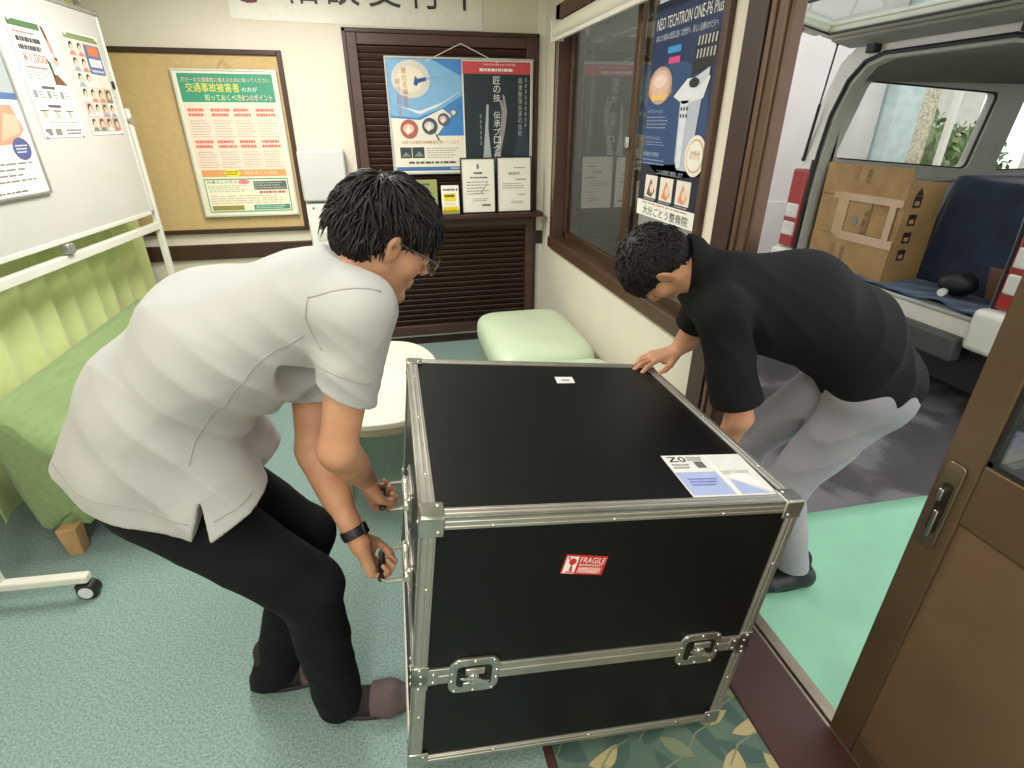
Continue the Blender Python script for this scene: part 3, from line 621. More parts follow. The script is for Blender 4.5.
obj('lock_catch', MB().prism(rrect(.05, .045, .012), -.01, .02, Matrix(((0, 0, 1, .01), (1, 0, 0, .93), (0, 1, 0, 1.06), (0, 0, 0, 1)))), m_silver, wb, bevel=.004)
for y in (-.045, 1.80):
    ft = obj('foot_bar', MB().bx(-.27, .29, y-.018, y+.018, .072, .105), m_wframe, wb, bevel=.007)
    for x in (-.24, .265):
        obj('castor_fork', MB().cyl((x, y, .072), (x, y, .055), .012).bx(x-.014, x+.026, y-.016, y-.012, .02, .062).bx(x-.014, x+.026, y+.012, y+.016, .02, .062).bx(x-.03, x-.012, y-.012, y+.012, .035, .058), mat('castor_black', (26, 27, 27), .45), ft, bevel=.002)
        obj('castor_wheel', MB().cyl((x+.008, y-.022, .034), (x+.008, y+.022, .034), .034, n=24), mat('castor_black', (26, 27, 27), .45), ft, smooth=True, bevel=.004)
        obj('wheel_disc', MB().cyl((x+.008, y-.0245, .034), (x+.008, y+.0245, .034), .024, n=24), mat('wheel_white', (222, 226, 232), .4), ft, smooth=True)
def wsheet(name, label, y0, y1, z0, z1, x=.0135, cat='poster'):
    t = thing(name, label, cat, WA+Matrix.Rotation(-wang, 3, 'Z') @ Vector((x-.001, (y0+y1)/2, z0)), (0, 0, -wang))
    w_ = y1-y0
    obj('sheet', MB().bx(0, .0012, -w_/2, w_/2, 0, z1-z0), flat((240, 238, 228)), t)
    p = Print((.0012, w_/2, 0), (0, -1, 0), (0, 0, 1), w_, z1-z0); p.u = Vector((0, 1, 0)); p.o = Vector((.0012, -w_/2, 0)); p.n = Vector((1, 0, 0))
    return t, p
t, p = wsheet('price_poster', 'white price poster with a green bar and red price on the whiteboard', 1.04, 1.335, 1.495, 1.93)
p.rect(.02, .92, .68, .975, (84, 118, 74)).lines(.08, .865, .55, .895, 1, (190, 120, 110)).lines(.1, .80, .64, .85, 1, (70, 70, 70), 2, .8).lines(.1, .735, .6, .785, 1, (90, 90, 88), 2, .8, 4).text('¥1,000', .12, .63, .62, .72, (206, 84, 62)).lines(.12, .585, .6, .615, 1, (190, 110, 100)).lines(.1, .5, .62, .57, 3, (140, 140, 138), 2, .3)
p.poly([(.70, .97), (.76, .97), (.86, .8), (.84, .72), (.78, .76)], (190, 150, 124)).poly([(.72, .97), (.77, .95), (.80, .84), (.75, .88)], (70, 56, 48), 2).poly([(.62, .7), (.7, .66), (.72, .56), (.68, .5)], (62, 92, 66)).ell(.84, .68, .07, .05, (206, 170, 148)).poly([(.66, .56), (.78, .56), (.95, .47), (.66, .47)], (120, 80, 52)).ell(.86, .7, .03, .015, (60, 48, 42), 2)
p.rect(.3, .425, .6, .45, (90, 92, 88)).rect(.3, .265, .6, .29, (90, 92, 88))
for q in range(3): p.rect(.08+q*.3, .345, .16+q*.3, .41, (130, 150, 144)).lines(.18+q*.3, .34, .34+q*.3, .41, 3, (140, 140, 138), 2, .35, q).ell(.17+q*.3, .2, .05, .035, (190, 180, 160)).lines(.08+q*.3, .225, .3+q*.3, .25, 1, (110, 110, 108), 2, .5, q+8)
p.lines(.2, .1, .95, .15, 2, (150, 150, 146), 2, .3).rect(.06, .02, .2, .08, (120, 128, 120)).rect(.28, .02, .42, .08, (140, 130, 120)).lines(.55, .02, .95, .08, 2, (130, 130, 128), 2, .5)
p.done(t, world=False)
for (u_, v_) in ((-.13, .425), (.13, .425), (-.13, .01), (.13, .01)): obj('magnet', MB().cyl((.001, u_, v_), (.006, u_, v_), .009, n=12), flat((236, 236, 230)), t, smooth=True)
t, p = wsheet('photo_poster', 'collage poster of portraits with an olive bar on the whiteboard', 1.40, 1.685, 1.50, 1.925)
p.rect(.02, .93, .98, .985, (130, 146, 98)).rect(.03, .03, .97, .92, (214, 200, 180), 1)
rg = random.Random(5); pal = [(222, 196, 172), (236, 226, 208), (196, 180, 152), (176, 150, 128), (232, 214, 196), (206, 172, 156)]
for r_ in range(6):
    for c_ in range(4):
        a, b = .04+c_*.235, .04+r_*.148; p.rect(a, b, a+.21, b+.135, pal[rg.randrange(6)], 2)
        if not (c_ > 1 and r_ > 2): p.ell(a+.1, b+.085, .06, .042, (56, 44, 42), 3).ell(a+.105, b+.068, .045, .036, (228, 194, 170), 4).poly([(a+.01, b+.002), (a+.06, b+.04), (a+.15, b+.04), (a+.2, b+.002)], [(236, 234, 228), (206, 130, 126), (120, 130, 120), (150, 164, 196)][rg.randrange(4)], 4)
p.rect(.5, .62, .96, .9, (104, 116, 160), 5).rect(.58, .80, .9, .89, (216, 120, 80), 6).lines(.55, .68, .93, .78, 1, (240, 236, 240), 6, .8).lines(.55, .63, .93, .67, 1, (210, 214, 230), 6)
p.done(t, world=False)
for (u_, v_) in ((-.125, .415), (.125, .415), (.125, .01)): obj('magnet', MB().cyl((.001, u_, v_), (.006, u_, v_), .009, n=12), flat((236, 236, 230)), t, smooth=True)
t, p = wsheet('framed_notice', 'silver framed notice with a face photo at the left edge of the whiteboard', .36, .945, 1.29, 1.86, .02)
for (a, b, c, d_) in ((-.2925, -.2825, 0, .57), (.2825, .2925, 0, .57), (-.2825, .2825, 0, .01), (-.2825, .2825, .56, .57)): obj('frame_bar', MB().bx(-.006, .008, a, b, c, d_), m_silver, t, bevel=.002)
p.rect(.02, .62, .98, .97, (168, 176, 176)).rect(.02, .60, .98, .64, (84, 112, 158), 2).poly([(.55, .32), (.68, .56), (.9, .57), (.95, .42), (.82, .33)], (206, 152, 124)).poly([(.7, .35), (.8, .52), (.93, .5), (.9, .4)], (226, 180, 152), 2).ell(.86, .30, .085, .07, (86, 92, 140), 3).lines(.8, .27, .92, .33, 3, (226, 228, 240), 4, .4)
p.lines(.2, .09, .95, .23, 4, (140, 138, 132), 2, .3, 4).lines(.3, .03, .8, .05, 1, (120, 118, 116), 2)
p.done(t, world=False)
o = tag(obj('board_magnet', MB().box((0, 0, 0), (.012, .012, .035)), flat((40, 40, 40)), bevel=.003), 'small black magnet near the right edge of the whiteboard', 'magnet')
o.location = WA+Matrix.Rotation(-wang, 3, 'Z') @ Vector((.0175, 1.715, 1.725)); o.rotation_euler = (0, 0, -wang)

# curtain
m_curt = mat('curtain_green', (216, 226, 156), .8, var=.05, vs=5, bump=.15, bs=200, sheen=.2)
t = thing('curtain', 'pale yellow green pleated curtain hanging behind the whiteboard', 'curtain', (-1.50, 3.0, .05))
def cf(a, b):
    y = 1.95+1.94*a; ph = y*2*math.pi/.19
    return (-1.515+.018*math.sin(ph)*(.75+.25*b)+.008*math.sin(ph*.37+1), y+.012*math.cos(ph), .2+1.95*b)
obj('cloth', MB().grid(190, 8, cf), m_curt, t, world=True, smooth='all', solid=.003)
obj('curtain_rail', MB().bx(-1.535, -1.495, 1.9, 3.92, 2.14, 2.17), m_white, t, world=True)
ho = MB()
for i in range(20): ho.cyl((-1.515, 1.97+i*.1, 2.11), (-1.515, 1.97+i*.1, 2.15), .004, n=6)
obj('hook_row', ho, m_white, t, world=True)['kind'] = 'stuff'

# covered sofa
m_cover = mat('green_cover', (136, 160, 106), .85, var=.05, vs=14, bump=.5, bs=120, stretch=(3, .5, 3), sheen=.2)
t = thing('sofa', 'low sofa under a fitted green fabric cover behind the stooping man', 'sofa', (-1.15, 2.7, 0))
prof = [(-1.47, .12), (-1.485, .3), (-1.49, .5), (-1.485, .60), (-1.455, .632), (-1.41, .622), (-1.36, .575), (-1.30, .525), (-1.2, .475), (-1.05, .452), (-.9, .445), (-.83, .43), (-.80, .38), (-.795, .28), (-.80, .12)]
Y0, Y1 = 2.0, 3.45; nu = 60; mbs = MB(); n = len(prof)
def endz(x, z, k):  # gathered hem near the corners
    return z
rows = []
for i in range(nu+1):
    a = i/nu; y = Y0+(Y1-Y0)*a; e = min(a, 1-a)*(Y1-Y0); r_ = .055
    s_ = 1 if e > r_ else math.sqrt(max(0, 1-((r_-e)/r_)**2))
    row = []
    for j, (x, z) in enumerate(prof):
        cx, cz = -1.15, .25; ins = (1-s_)*r_
        dx, dz = x-cx, z-cz; L_ = math.hypot(dx, dz)
        zz_ = z-(dz/L_*ins if z > .2 else 0); xx_ = x-dx/L_*ins*.8
        if z < .31 and z > .1:
            xx_ += (.010*math.sin(y*55)*(.31-z)*5)*(1 if x > -1.15 else -1)
        row.append((xx_, y, zz_+(.004*math.sin(y*23+j) if .15 < z < .5 else 0)))
    rows.append(row)
mbs.v = [p_ for row in rows for p_ in row]
mbs.f = [(i*n+j, i*n+j+1, (i+1)*n+j+1, (i+1)*n+j) for i in range(nu) for j in range(n-1)]
# end faces: gathered cloth with radial pleats
for (i0, sgn) in ((0, -1), (nu, 1)):
    c = Vector((-1.19, rows[i0][0][1], .30)); K = 7; ring = rows[i0]
    # dense border
    dense = []
    for j in range(n-1):
        for q in range(6):
            f_ = q/6; dense.append(Vector(ring[j])*(1-f_)+Vector(ring[j+1])*f_)
    dense.append(Vector(ring[-1]))
    for q in range(1, 30): dense.append(Vector(ring[-1])*(1-q/30)+Vector(ring[0])*(q/30)+Vector((0, 0, .012*math.sin(q*1.9))))
    base = len(mbs.v); m_ = len(dense)
    for k in range(K):
        f_ = k/K
        for q, dq in enumerate(dense):
            p_ = dq*(1-f_)+c*f_; ang = math.atan2(dq.z-c.z, dq.x-c.x)
            low = max(0, min(1, (.33-p_.z)/.16))
            amp = .014*low*math.sin(math.pi*min(1, f_*1.6))
            p_ = p_+Vector((0, sgn*(amp*math.sin(p_.x*95+p_.z*22)+.02*math.sin(math.pi*.5*min(1, f_*2.5))), 0)); mbs.v.append(tuple(p_))
    ci = len(mbs.v); mbs.v.append(tuple(c+Vector((0, sgn*.02, 0))))
    for k in range(K-1):
        for q in range(m_): mbs.f.append((base+k*m_+q, base+k*m_+(q+1) % m_, base+(k+1)*m_+(q+1) % m_, base+(k+1)*m_+q))
    for q in range(m_): mbs.f.append((base+(K-1)*m_+q, base+(K-1)*m_+(q+1) % m_, ci))
obj('fabric_cover', mbs, m_cover, t, world=True, smooth='all')
obj('seat_base', MB().bx(-1.44, -.83, 2.06, 3.40, .11, .3), mat('base_dark', (60, 66, 48), .9), t, world=True)
for (x, y) in ((-1.335, 1.98), (-.88, 2.05), (-1.38, 3.35), (-.88, 3.35)):
    lg = MB(); k = .034
    lg.add([(x-k, y-k, .13), (x+k, y-k, .13), (x+k, y+k, .13), (x-k, y+k, .13), (x-.026, y-.026, 0), (x+.026, y-.026, 0), (x+.026, y+.026, 0), (x-.026, y+.026, 0)], [(0, 1, 2, 3), (7, 6, 5, 4), (0, 4, 5, 1), (1, 5, 6, 2), (2, 6, 7, 3), (3, 7, 4, 0)])
    obj('leg', lg, mat('beech', (196, 154, 108), .5, var=.08, vs=12, stretch=(4, 4, .4)), t, world=True, bevel=.003)

# oval coffee table
t = thing('coffee_table', 'low oval white coffee table behind the flight case', 'table', (-.10, 2.40, 0))
ov = [(.29*math.copysign(abs(math.cos(a))**.8, math.cos(a)), .47*math.copysign(abs(math.sin(a))**.8, math.sin(a))) for a in [2*math.pi*i/48 for i in range(48)]]
obj('table_top', MB().prism(ov, .425, .455), mat('pale_wood_top', (234, 226, 208), .4, var=.02, vs=6, stretch=(6, .5, 1)), t, bevel=.008, seg=3)
obj('apron', MB().prism([(x*.82, y*.86) for x, y in ov], .36, .425), mat('pale_wood', (206, 190, 160), .5, var=.05), t)
for (x, y) in ((-.17, -.3), (.17, -.3), (-.17, .3), (.17, .3)): obj('leg', MB().cyl((x, y, .37), (x*1.08, y*1.08, 0), .024, .016), mat('pale_wood', (206, 190, 160), .5, var=.05), t, smooth=True)

# two vinyl benches under the window
m_vin = mat('mint_vinyl', (206, 222, 190), .42, var=.03, vs=4, bump=.1, bs=160)
for i, (y0, y1, x0) in enumerate(((2.50, 3.33, .50), (1.70, 2.47, .55))):
    t = thing('vinyl_bench', ['pale green vinyl bench nearest the corner under the window', 'pale green vinyl bench half hidden behind the flight case'][i], 'bench', (.8, (y0+y1)/2, 0), group='vinyl benches under the window')
    hx, hy = (1.085-x0)/2, (y1-y0)/2
    def cush(a, b, hx=hx, hy=hy):
        th = 2*math.pi*a; ph = math.pi*(b-.5); ee = .32; es = .45
        f = lambda v, e: math.copysign(abs(v)**e, v)
        return (hx*f(math.cos(ph), es)*f(math.cos(th), ee)-(.8-(1.085-hx)), hy*f(math.cos(ph), es)*f(math.sin(th), ee), .35+.115*f(math.sin(ph), .7))
    obj('seat_cushion', MB().grid(64, 20, cush), m_vin, t, smooth='all')
    obj('base', MB().box((1.085-hx-.8, 0, .175), (2*hx-.06, 2*hy-.06, .15)), mat('bench_base', (150, 162, 136), .5), t, bevel=.01)
    for sx in (-1, 1):
        for sy in (-1, 1): obj('leg', MB().cyl((1.085-hx-.8+sx*(hx-.08), sy*(hy-.08), .12), (1.085-hx-.8+sx*(hx-.08), sy*(hy-.08), 0), .02), mat('bench_leg', (60, 50, 44), .4), t, smooth=True)
# ================================================================== outside
GZ = -.12
def stained(name):
    m = bpy.data.materials.new(name); m.use_nodes = True; nt = m.node_tree; L = nt.links; b = nt.nodes['Principled BSDF']
    tc = nt.nodes.new('ShaderNodeTexCoord'); n1 = nt.nodes.new('ShaderNodeTexNoise'); n1.inputs['Scale'].default_value = 1.9; n1.inputs['Detail'].default_value = 6; n1.inputs['Distortion'].default_value = .25
    n2 = nt.nodes.new('ShaderNodeTexNoise'); n2.inputs['Scale'].default_value = 60
    r = nt.nodes.new('ShaderNodeValToRGB'); e = r.color_ramp.elements; e[0].position = .44; e[0].color = (*lin((62, 58, 60)), 1); e[1].position = .62; e[1].color = (*lin((112, 108, 112)), 1); x = e.new(.53); x.color = (*lin((74, 70, 72)), 1); x = e.new(.57); x.color = (*lin((102, 99, 102)), 1)
    L.new(tc.outputs['Object'], n1.inputs['Vector']); L.new(tc.outputs['Object'], n2.inputs['Vector']); L.new(n1.outputs['Fac'], r.inputs['Fac']); L.new(r.outputs['Color'], b.inputs['Base Color'])
    b.inputs['Roughness'].default_value = .7; bp = nt.nodes.new('ShaderNodeBump'); bp.inputs['Strength'].default_value = .3; bp.inputs['Distance'].default_value = .004; L.new(n2.outputs['Fac'], bp.inputs['Height']); L.new(bp.outputs['Normal'], b.inputs['Normal'])
    return m
struct('ground', MB().bx(1.15, 14, -4, 13, GZ-.1, GZ), stained('stained_concrete'), 'stained dark concrete of the car port')
o = tag(obj('entrance_mat', MB().grid(40, 30, lambda a, b: (1.155+1.9*a, -.6+2.245*b-.05*a, GZ+.008+.003*math.sin(a*19+b*7)*math.sin(b*16))), mat('green_mat', (142, 200, 166), .6, var=.06, vs=3, bump=.2, bs=200), smooth='all', solid=.006), 'bright green mat on the ground outside the entrance', 'mat')
m_plas = mat('plaster_white', (226, 220, 216), .85, var=.03, vs=2, bump=.3, bs=60)
struct('wall_outside', MB().bx(1.26, 5.42, 5.5, 5.7, .75, 3.2).bx(1.26, 5.42, 5.49, 5.7, GZ, .75), m_plas, 'white plastered wall across the car port')
struct('wall_neighbour', MB().bx(6.2, 13, 10.5, 10.8, GZ, 2.6), mat('neighbour_wall', (200, 196, 186), .8, var=.06, vs=4), 'pale wall far behind the garden')
t = thing('carport_pillar', 'wide pale blue carport pillar with a cream edge seen through the van window', 'pillar', (5.7, 5.5, GZ))
obj('pillar_shaft', MB().bx(5.46, 5.80, 5.35, 5.65, GZ, 3.2), mat('pale_blue_paint', (206, 222, 222), .6), t, world=True, bevel=.01)
obj('stone_edge', MB().bx(5.80, 6.02, 5.36, 5.64, GZ, 3.2), mat('pebble_cream', (214, 204, 180), .9, var=.2, vs=40, bump=.6, bs=60), t, world=True)
t = thing('garden_fence', 'white post fence in front of the greenery seen through the van window', 'fence', (7.4, 6.2, GZ))
for x in (6.5, 7.25, 8.0, 8.75): obj('post', MB().bx(x-.035, x+.035, 6.17, 6.24, GZ, 2.2), m_white, t, world=True, bevel=.006)
for z in (.35, 2.0): obj('rail', MB().bx(6.4, 9, 6.185, 6.225, z, z+.05), m_white, t, world=True, bevel=.004)
def bush(x, y, z, r, col, label, seed):
    rg = random.Random(seed); t = thing('garden_bush', label, 'bush', (x, y, GZ), group='bushes beyond the fence')
    m = MB()
    for i in range(420):
        a, b_ = rg.uniform(0, 2*math.pi), rg.uniform(-1, 1); rr = r*rg.uniform(.72, 1.05); q = math.sqrt(1-b_*b_)
        c = Vector((x+rr*q*math.cos(a), y+rr*q*math.sin(a), z+rr*b_*1.1)); e = Euler((rg.uniform(0, 6), rg.uniform(0, 6), rg.uniform(0, 6))).to_matrix(); s_ = r*rg.uniform(.08, .16)
        m.add([c+e @ Vector(v) for v in ((-s_, 0, 0), (0, -s_*.5, s_*.1), (s_, 0, 0), (0, s_*.5, s_*.1))], [(0, 1, 2, 3)])
    m.sph((x, y, z), (r*.75, r*.75, r*.82), 10, 8)
    o = obj('foliage', m, mat('leaf_%d' % seed, col, .7, var=.25, vs=20), t, world=True); o['kind'] = 'stuff'
    obj('stem', MB().cyl((x, y, GZ), (x, y, z-.3*r), .04, .03, 8), mat('bark', (90, 74, 58), .9), t, world=True)
bush(7.05, 7.3, .75, .62, (104, 124, 70), 'olive green bush nearest the carport pillar', 11)
bush(8.6, 7.9, 1.0, .70, (122, 138, 92), 'grey green bush in the middle of the far garden', 12)
bush(10.3, 8.4, .8, .7, (90, 118, 58), 'dark green bush at the right of the far garden', 13)
bush(7.95, 6.75, .35, .36, (120, 160, 66), 'low bright green bush behind the white fence', 14)
t = thing('red_sign', 'small red sign standing beyond the fence', 'sign', (7.0, 6.6, GZ))
obj('plate', MB().bx(6.9, 7.1, 6.58, 6.6, 1.35, 1.75), flat((196, 44, 44)), t, world=True, bevel=.004)
obj('pole', MB().cyl((7.0, 6.61, GZ), (7.0, 6.61, 1.7), .018), m_silver, t, world=True)

# ---------------------------------------------------------------- van, tail towards the entrance
van = thing('van', 'white van parked with its tailgate open towards the entrance', 'van', (5.6, 2.97, GZ))
m_vw = mat('van_white', (214, 212, 200), .3, var=.02, coat=.4); m_vin_ = mat('van_interior', (188, 187, 174), .6, var=.04); m_blk = mat('van_black', (20, 20, 21), .5); m_liner = mat('van_headliner', (136, 134, 124), .9, var=.04)
def vp(n, mb, m, par=van, **k): return obj(n, mb, m, par, world=True, **k)
YC = 2.975
def half(pts): return [(y, z) for y, z in pts]
open_ = [(3.78, .52), (3.775, 1.0), (3.755, 1.35), (3.72, 1.6), (3.63, 1.82), (3.52, 1.925), (3.38, 1.96)]
out_ = [(3.96, .25), (3.985, .62), (3.965, 1.15), (3.92, 1.38), (3.86, 1.66), (3.74, 1.93), (3.52, 2.10)]
opening = open_+[(2*YC-y, z) for y, z in open_[::-1]]; outer = out_+[(2*YC-y, z) for y, z in out_[::-1]]
def loop_ring(A, B, x0, x1):
    """frame between two open profiles of equal length, from x0 to x1"""
    m = MB(); n = len(A); vs = [(x0, *p) for p in A]+[(x0, *p) for p in B]+[(x1, *p) for p in A]+[(x1, *p) for p in B]; fs = []
    for i in range(n-1): fs += [(i, i+1, n+i+1, n+i), (2*n+i, 3*n+i, 3*n+i+1, 2*n+i+1), (i, 2*n+i, 2*n+i+1, i+1), (n+i, n+i+1, 3*n+i+1, 3*n+i)]
    fs += [(0, n, 3*n, 2*n), (n-1, 3*n-1, 4*n-1, 2*n-1)]
    return m.add(vs, fs)
vp('rear_frame', loop_ring(opening, outer, 3.25, 3.36), m_vw, smooth=True)
seal = [(3.245, y, z) for y, z in opening]
vp('weather_seal', MB().tube(seal, .013, 8), m_blk, smooth=True)
shrink = lambda P, k, dz: [(YC+(y-YC)*k, z-dz) for y, z in P]
vp('inner_lip', loop_ring(shrink(opening, .965, .03), shrink(opening, .99, .004), 3.262, 3.34), m_vin_, smooth=True)
# body skin (outside) behind the rear frame
def skin(A, x0, x1, n=2):
    m = MB(); k = len(A)
    m.add([(x, *p) for x in (x0, x1) for p in A], [(i, i+1, k+i+1, k+i) for i in range(k-1)]); return m
roofline = outer[5:9]
vp('roof_skin', skin(roofline, 3.36, 7.6), m_vw, smooth=True, solid=.02)
vp('headliner', skin(shrink(opening, .99, .0)[4:10], 3.36, 6.9), m_liner, smooth=True, solid=.01)
def wall_panel(y, th, outerp, holes, name, m):
    """side wall in XZ with window holes: built from strips around each hole (hole = 4 corners TL TR BR BL)"""
    mb = MB(); (x0, x1, z0, z1) = outerp; cur = x0
    for k, h in enumerate(holes):
        TL, TR, BR, BL = h; xa = cur; xb = (TR[0]+holes[k+1][0][0])/2 if k+1 < len(holes) else x1
        n = 6
        def rc(c, a, b_, r=.06):
            c, a, b_ = Vector(c), Vector(a), Vector(b_); p = c+(a-c).normalized()*r; q = c+(b_-c).normalized()*r
            return [tuple((1-t)**2*p+2*t*(1-t)*c+t*t*q) for t in [i/n for i in range(n+1)]]
        inner = rc(TL, BL, TR)+rc(TR, TL, BR)+rc(BR, TR, BL)+rc(BL, BR, TL)
        oc = [(xa, z1), (xb, z1), (xb, z0), (xa, z0)]; outl = []
        for c in range(4):
            for i in range(n+1): outl.append(oc[c])
        N = len(inner)
        vs = [(p[0], yy, p[1]) for yy in (y, y+th) for p in inner]+[(p[0], yy, p[1]) for yy in (y, y+th) for p in outl]
        fs = []
        for i in range(N):
            j = (i+1) % N
            fs += [(i, j, 2*N+j, 2*N+i), (N+i, 3*N+i, 3*N+j, N+j), (i, N+i, N+j, j)]
        mb.add(vs, fs); cur = xb
        gl = vp('window_seal', MB().tube([(p[0], y+th*.3, p[1]) for p in inner], .012, 6, closed=True), m_blk, smooth=True)
        vp('side_window', MB().add([(p[0], y+th*.7, p[1]) for p in inner], [tuple(range(N))]), glass('van_glass', (.86, .9, .87), .01, .02), gl)
    return vp(name, mb, m)
hl = [((3.50, 1.83), (4.73, 1.765), (4.65, 1.215), (3.345, 1.31)), ((4.98, 1.75), (6.1, 1.72), (6.1, 1.2), (4.92, 1.2))]
wall_panel(3.70, .10, (3.34, 6.9, .5, 1.99), hl, 'side_lining', m_vin_)
wall_panel(2*YC-3.70-.10, .10, (3.34, 6.9, .5, 1.99), hl, 'side_lining', m_vin_)
for s_ in (1, -1):
    yy = YC+s_*(3.965-YC)
    vp('side_skin', MB().bx(3.36, 7.6, *sorted((yy, yy-s_*.16)), .1, 1.16), m_vw, bevel=.02)
    vp('pillar_skin', MB().bx(4.78, 4.92, *sorted((YC+s_*.80, YC+s_*.87)), 1.16, 1.98), m_vw)
    vp('wheel', MB().cyl((4.0, yy-s_*.24, GZ+.33), (4.0, yy-s_*.02, GZ+.33), .33, n=28), m_blk, smooth=True)
    vp('wheel', MB().cyl((6.7, yy-s_*.24, GZ+.33), (6.7, yy-s_*.02, GZ+.33), .33, n=28), m_blk, smooth=True)
vp('belt_rail', MB().bx(3.4, 4.8, 3.66, 3.70, 1.13, 1.17), m_vin_, bevel=.008)
vp('cab_front', MB().bx(6.9, 7.6, 2.02, 3.93, .1, 1.2), m_vw, bevel=.05)
vp('windscreen', MB().quad((7.3, 2.1, 1.2), (7.3, 3.85, 1.2), (6.95, 3.7, 1.95), (6.95, 2.25, 1.95)), glass('van_glass', (.86, .9, .87)))
for yy in (2.5, 3.4): vp('front_seat', MB().bx(6.0, 6.15, yy-.25, yy+.25, .6, 1.35).bx(6.0, 6.5, yy-.25, yy+.25, .55, .75), mat('seat_grey', (64, 64, 66), .9), bevel=.05, seg=3)
vp('cargo_floor', MB().bx(3.27, 6.9, 2.1, 3.84, .44, .535), mat('cargo_floor', (70, 70, 68), .8))
vp('sill_plate', MB().bx(3.235, 3.33, 2.17, 3.78, .515, .541), mat('sill_metal', (176, 176, 168), .35, .6), bevel=.006)
vp('tail_panel', MB().bx(3.24, 3.30, 2.1, 3.84, .40, .52), m_vw, bevel=.01)
bm = MB()
for (y0, y1) in ((2.24, 3.72),): bm.bx(3.17, 3.26, y0, y1, .27, .42)
vp('bumper', bm, mat('bumper_grey', (70, 70, 68), .55), bevel=.02, seg=3)
for s_ in (1, -1): vp('bumper_corner', MB().bx(3.16, 3.36, *sorted((YC+s_*.765, YC+s_*.985)), .38, .625), m_vw, bevel=.035, seg=3)
vp('underbody', MB().bx(3.3, 7.5, 2.1, 3.85, .1, .44), m_blk)
m_red = mat('tail_red', (150, 16, 18), .15, coat=.6, var=.05); m_clr = mat('tail_clear', (214, 210, 204), .15, coat=.6)
for s_ in (1, -1):
    Y = YC+s_*.90
    l = vp('tail_lamp', MB().bx(3.225, 3.33, Y-.088, Y+.088, .63, 1.23), m_red, bevel=.02, seg=3)
    vp('reversing_lens', MB().bx(3.216, 3.24, Y-.066, Y+.07, .72, .83), m_clr, l, bevel=.012, seg=3)
    vp('indicator_lens', MB().bx(3.216, 3.24, Y-.066, Y+.07, .86, .97), m_clr, l, bevel=.012, seg=3)
    vp('pillar_trim', MB().bx(3.238, 3.30, *sorted((YC+s_*.80, YC+s_*.825)), .56, 1.3), m_blk, bevel=.006)
# tailgate: frame and glass swung up about its hinge
TG = Matrix.Translation((3.27, YC, 2.05)) @ Matrix.Rotation(R(12), 4, 'Y')   # local -x runs out from the hinge
m_tg = mat('tailgate_lining', (206, 204, 186), .5, var=.02)
def tgp(n, mb, m, par=van, **k):
    mb.v = [tuple(TG @ Vector(v)) for v in mb.v]; return vp(n, mb, m, par, **k)
tg = tgp('tailgate', MB().bx(-.26, 0, -.76, .76, -.02, .05).bx(-1.35, -.75, -.80, .80, -.02, .05).bx(-.75, -.26, -.80, -.66, -.02, .05).bx(-.75, -.26, .66, .80, -.02, .05), m_tg, bevel=.018, seg=3)
tgp('tailgate_glass', MB().bx(-.75, -.26, -.66, .66, .02, .026), glass('van_glass', (.86, .9, .87)), tg)
tgp('glass_seal', MB().tube([(-.26, -.66, -.02), (-.26, .66, -.02), (-.75, .66, -.02), (-.75, -.66, -.02)], .008, 6, closed=True), m_blk, tg)
tgp('brake_lamp', MB().bx(-.14, -.1, -.14, .14, -.032, -.02), m_red, tg, bevel=.004)
tgp('pull_strap', MB().tube([(-.43, .715, -.02), (-.44, .715, -.10), (-.47, .715, -.19), (-.50, .715, -.10), (-.50, .715, -.02)], .008, 6), m_blk, tg, smooth=True)
tgp('inner_step', MB().bx(-.20, -.02, -.7, .70, -.045, -.02), mat('tailgate_step', (150, 150, 138), .6), tg, bevel=.01)
vp('hinge', MB().bx(3.2, 3.34, 3.42, 3.50, 1.965, 2.06), m_blk, bevel=.01); vp('hinge', MB().bx(3.2, 3.34, 2.45, 2.53, 1.965, 2.06), m_blk, bevel=.01)
for s_ in (1, -1):
    a = Vector((3.24, YC+s_*.915, 1.30)); b = Vector((3.17, YC+s_*.745, 2.05)); c = a+(b-a)*.5
    vp('gas_strut', MB().cyl(a, c, .011, n=10).cyl(c, b, .006, n=10).sph(a, .016, 8, 6).sph(b, .016, 8, 6), m_blk, smooth=True)

# ---------------------------------------------------------------- cargo
m_card = mat('cardboard', (164, 130, 82), .75, var=.08, vs=9, bump=.1, bs=40); m_tape = mat('packing_tape', (178, 146, 98), .25, coat=.3, var=.04)
t = thing('cardboard_box', 'large taped cardboard box printed with characters in the back of the van', 'box', (3.5, 3.33, .541))
def cb(n, mb, m, par=t, **k): return obj(n, mb, m, par, world=True, **k)
cb('carton', MB().bx(3.31, 3.60, 2.955, 3.685, .541, 1.20), m_card, bevel=.004)
cb('flap', MB().bx(3.300, 3.308, 2.96, 3.68, .545, .80), m_card, bevel=.002); cb('flap', MB().bx(3.300, 3.308, 2.95, 3.68, 1.075, 1.29), m_card, bevel=.002)
cb('flap', MB().bx(3.303, 3.309, 3.2, 3.68, .805, 1.07), m_card); cb('tape', MB().bx(3.296, 3.2995, 2.955, 3.45, .775, .835), m_tape); cb('tape', MB().bx(3.296, 3.2995, 2.955, 3.55, 1.05, 1.10), m_tape); cb('tape', MB().bx(3.2965, 3.302, 3.40, 3.50, .80, 1.08), m_tape); cb('tape', MB().bx(3.2965, 3.302, 3.0, 3.05, .80, 1.08), m_tape)
p = Print((3.298, 3.69, .541), (0, -1, 0), (0, 0, 1), .74, .754); IK = (78, 58, 38)
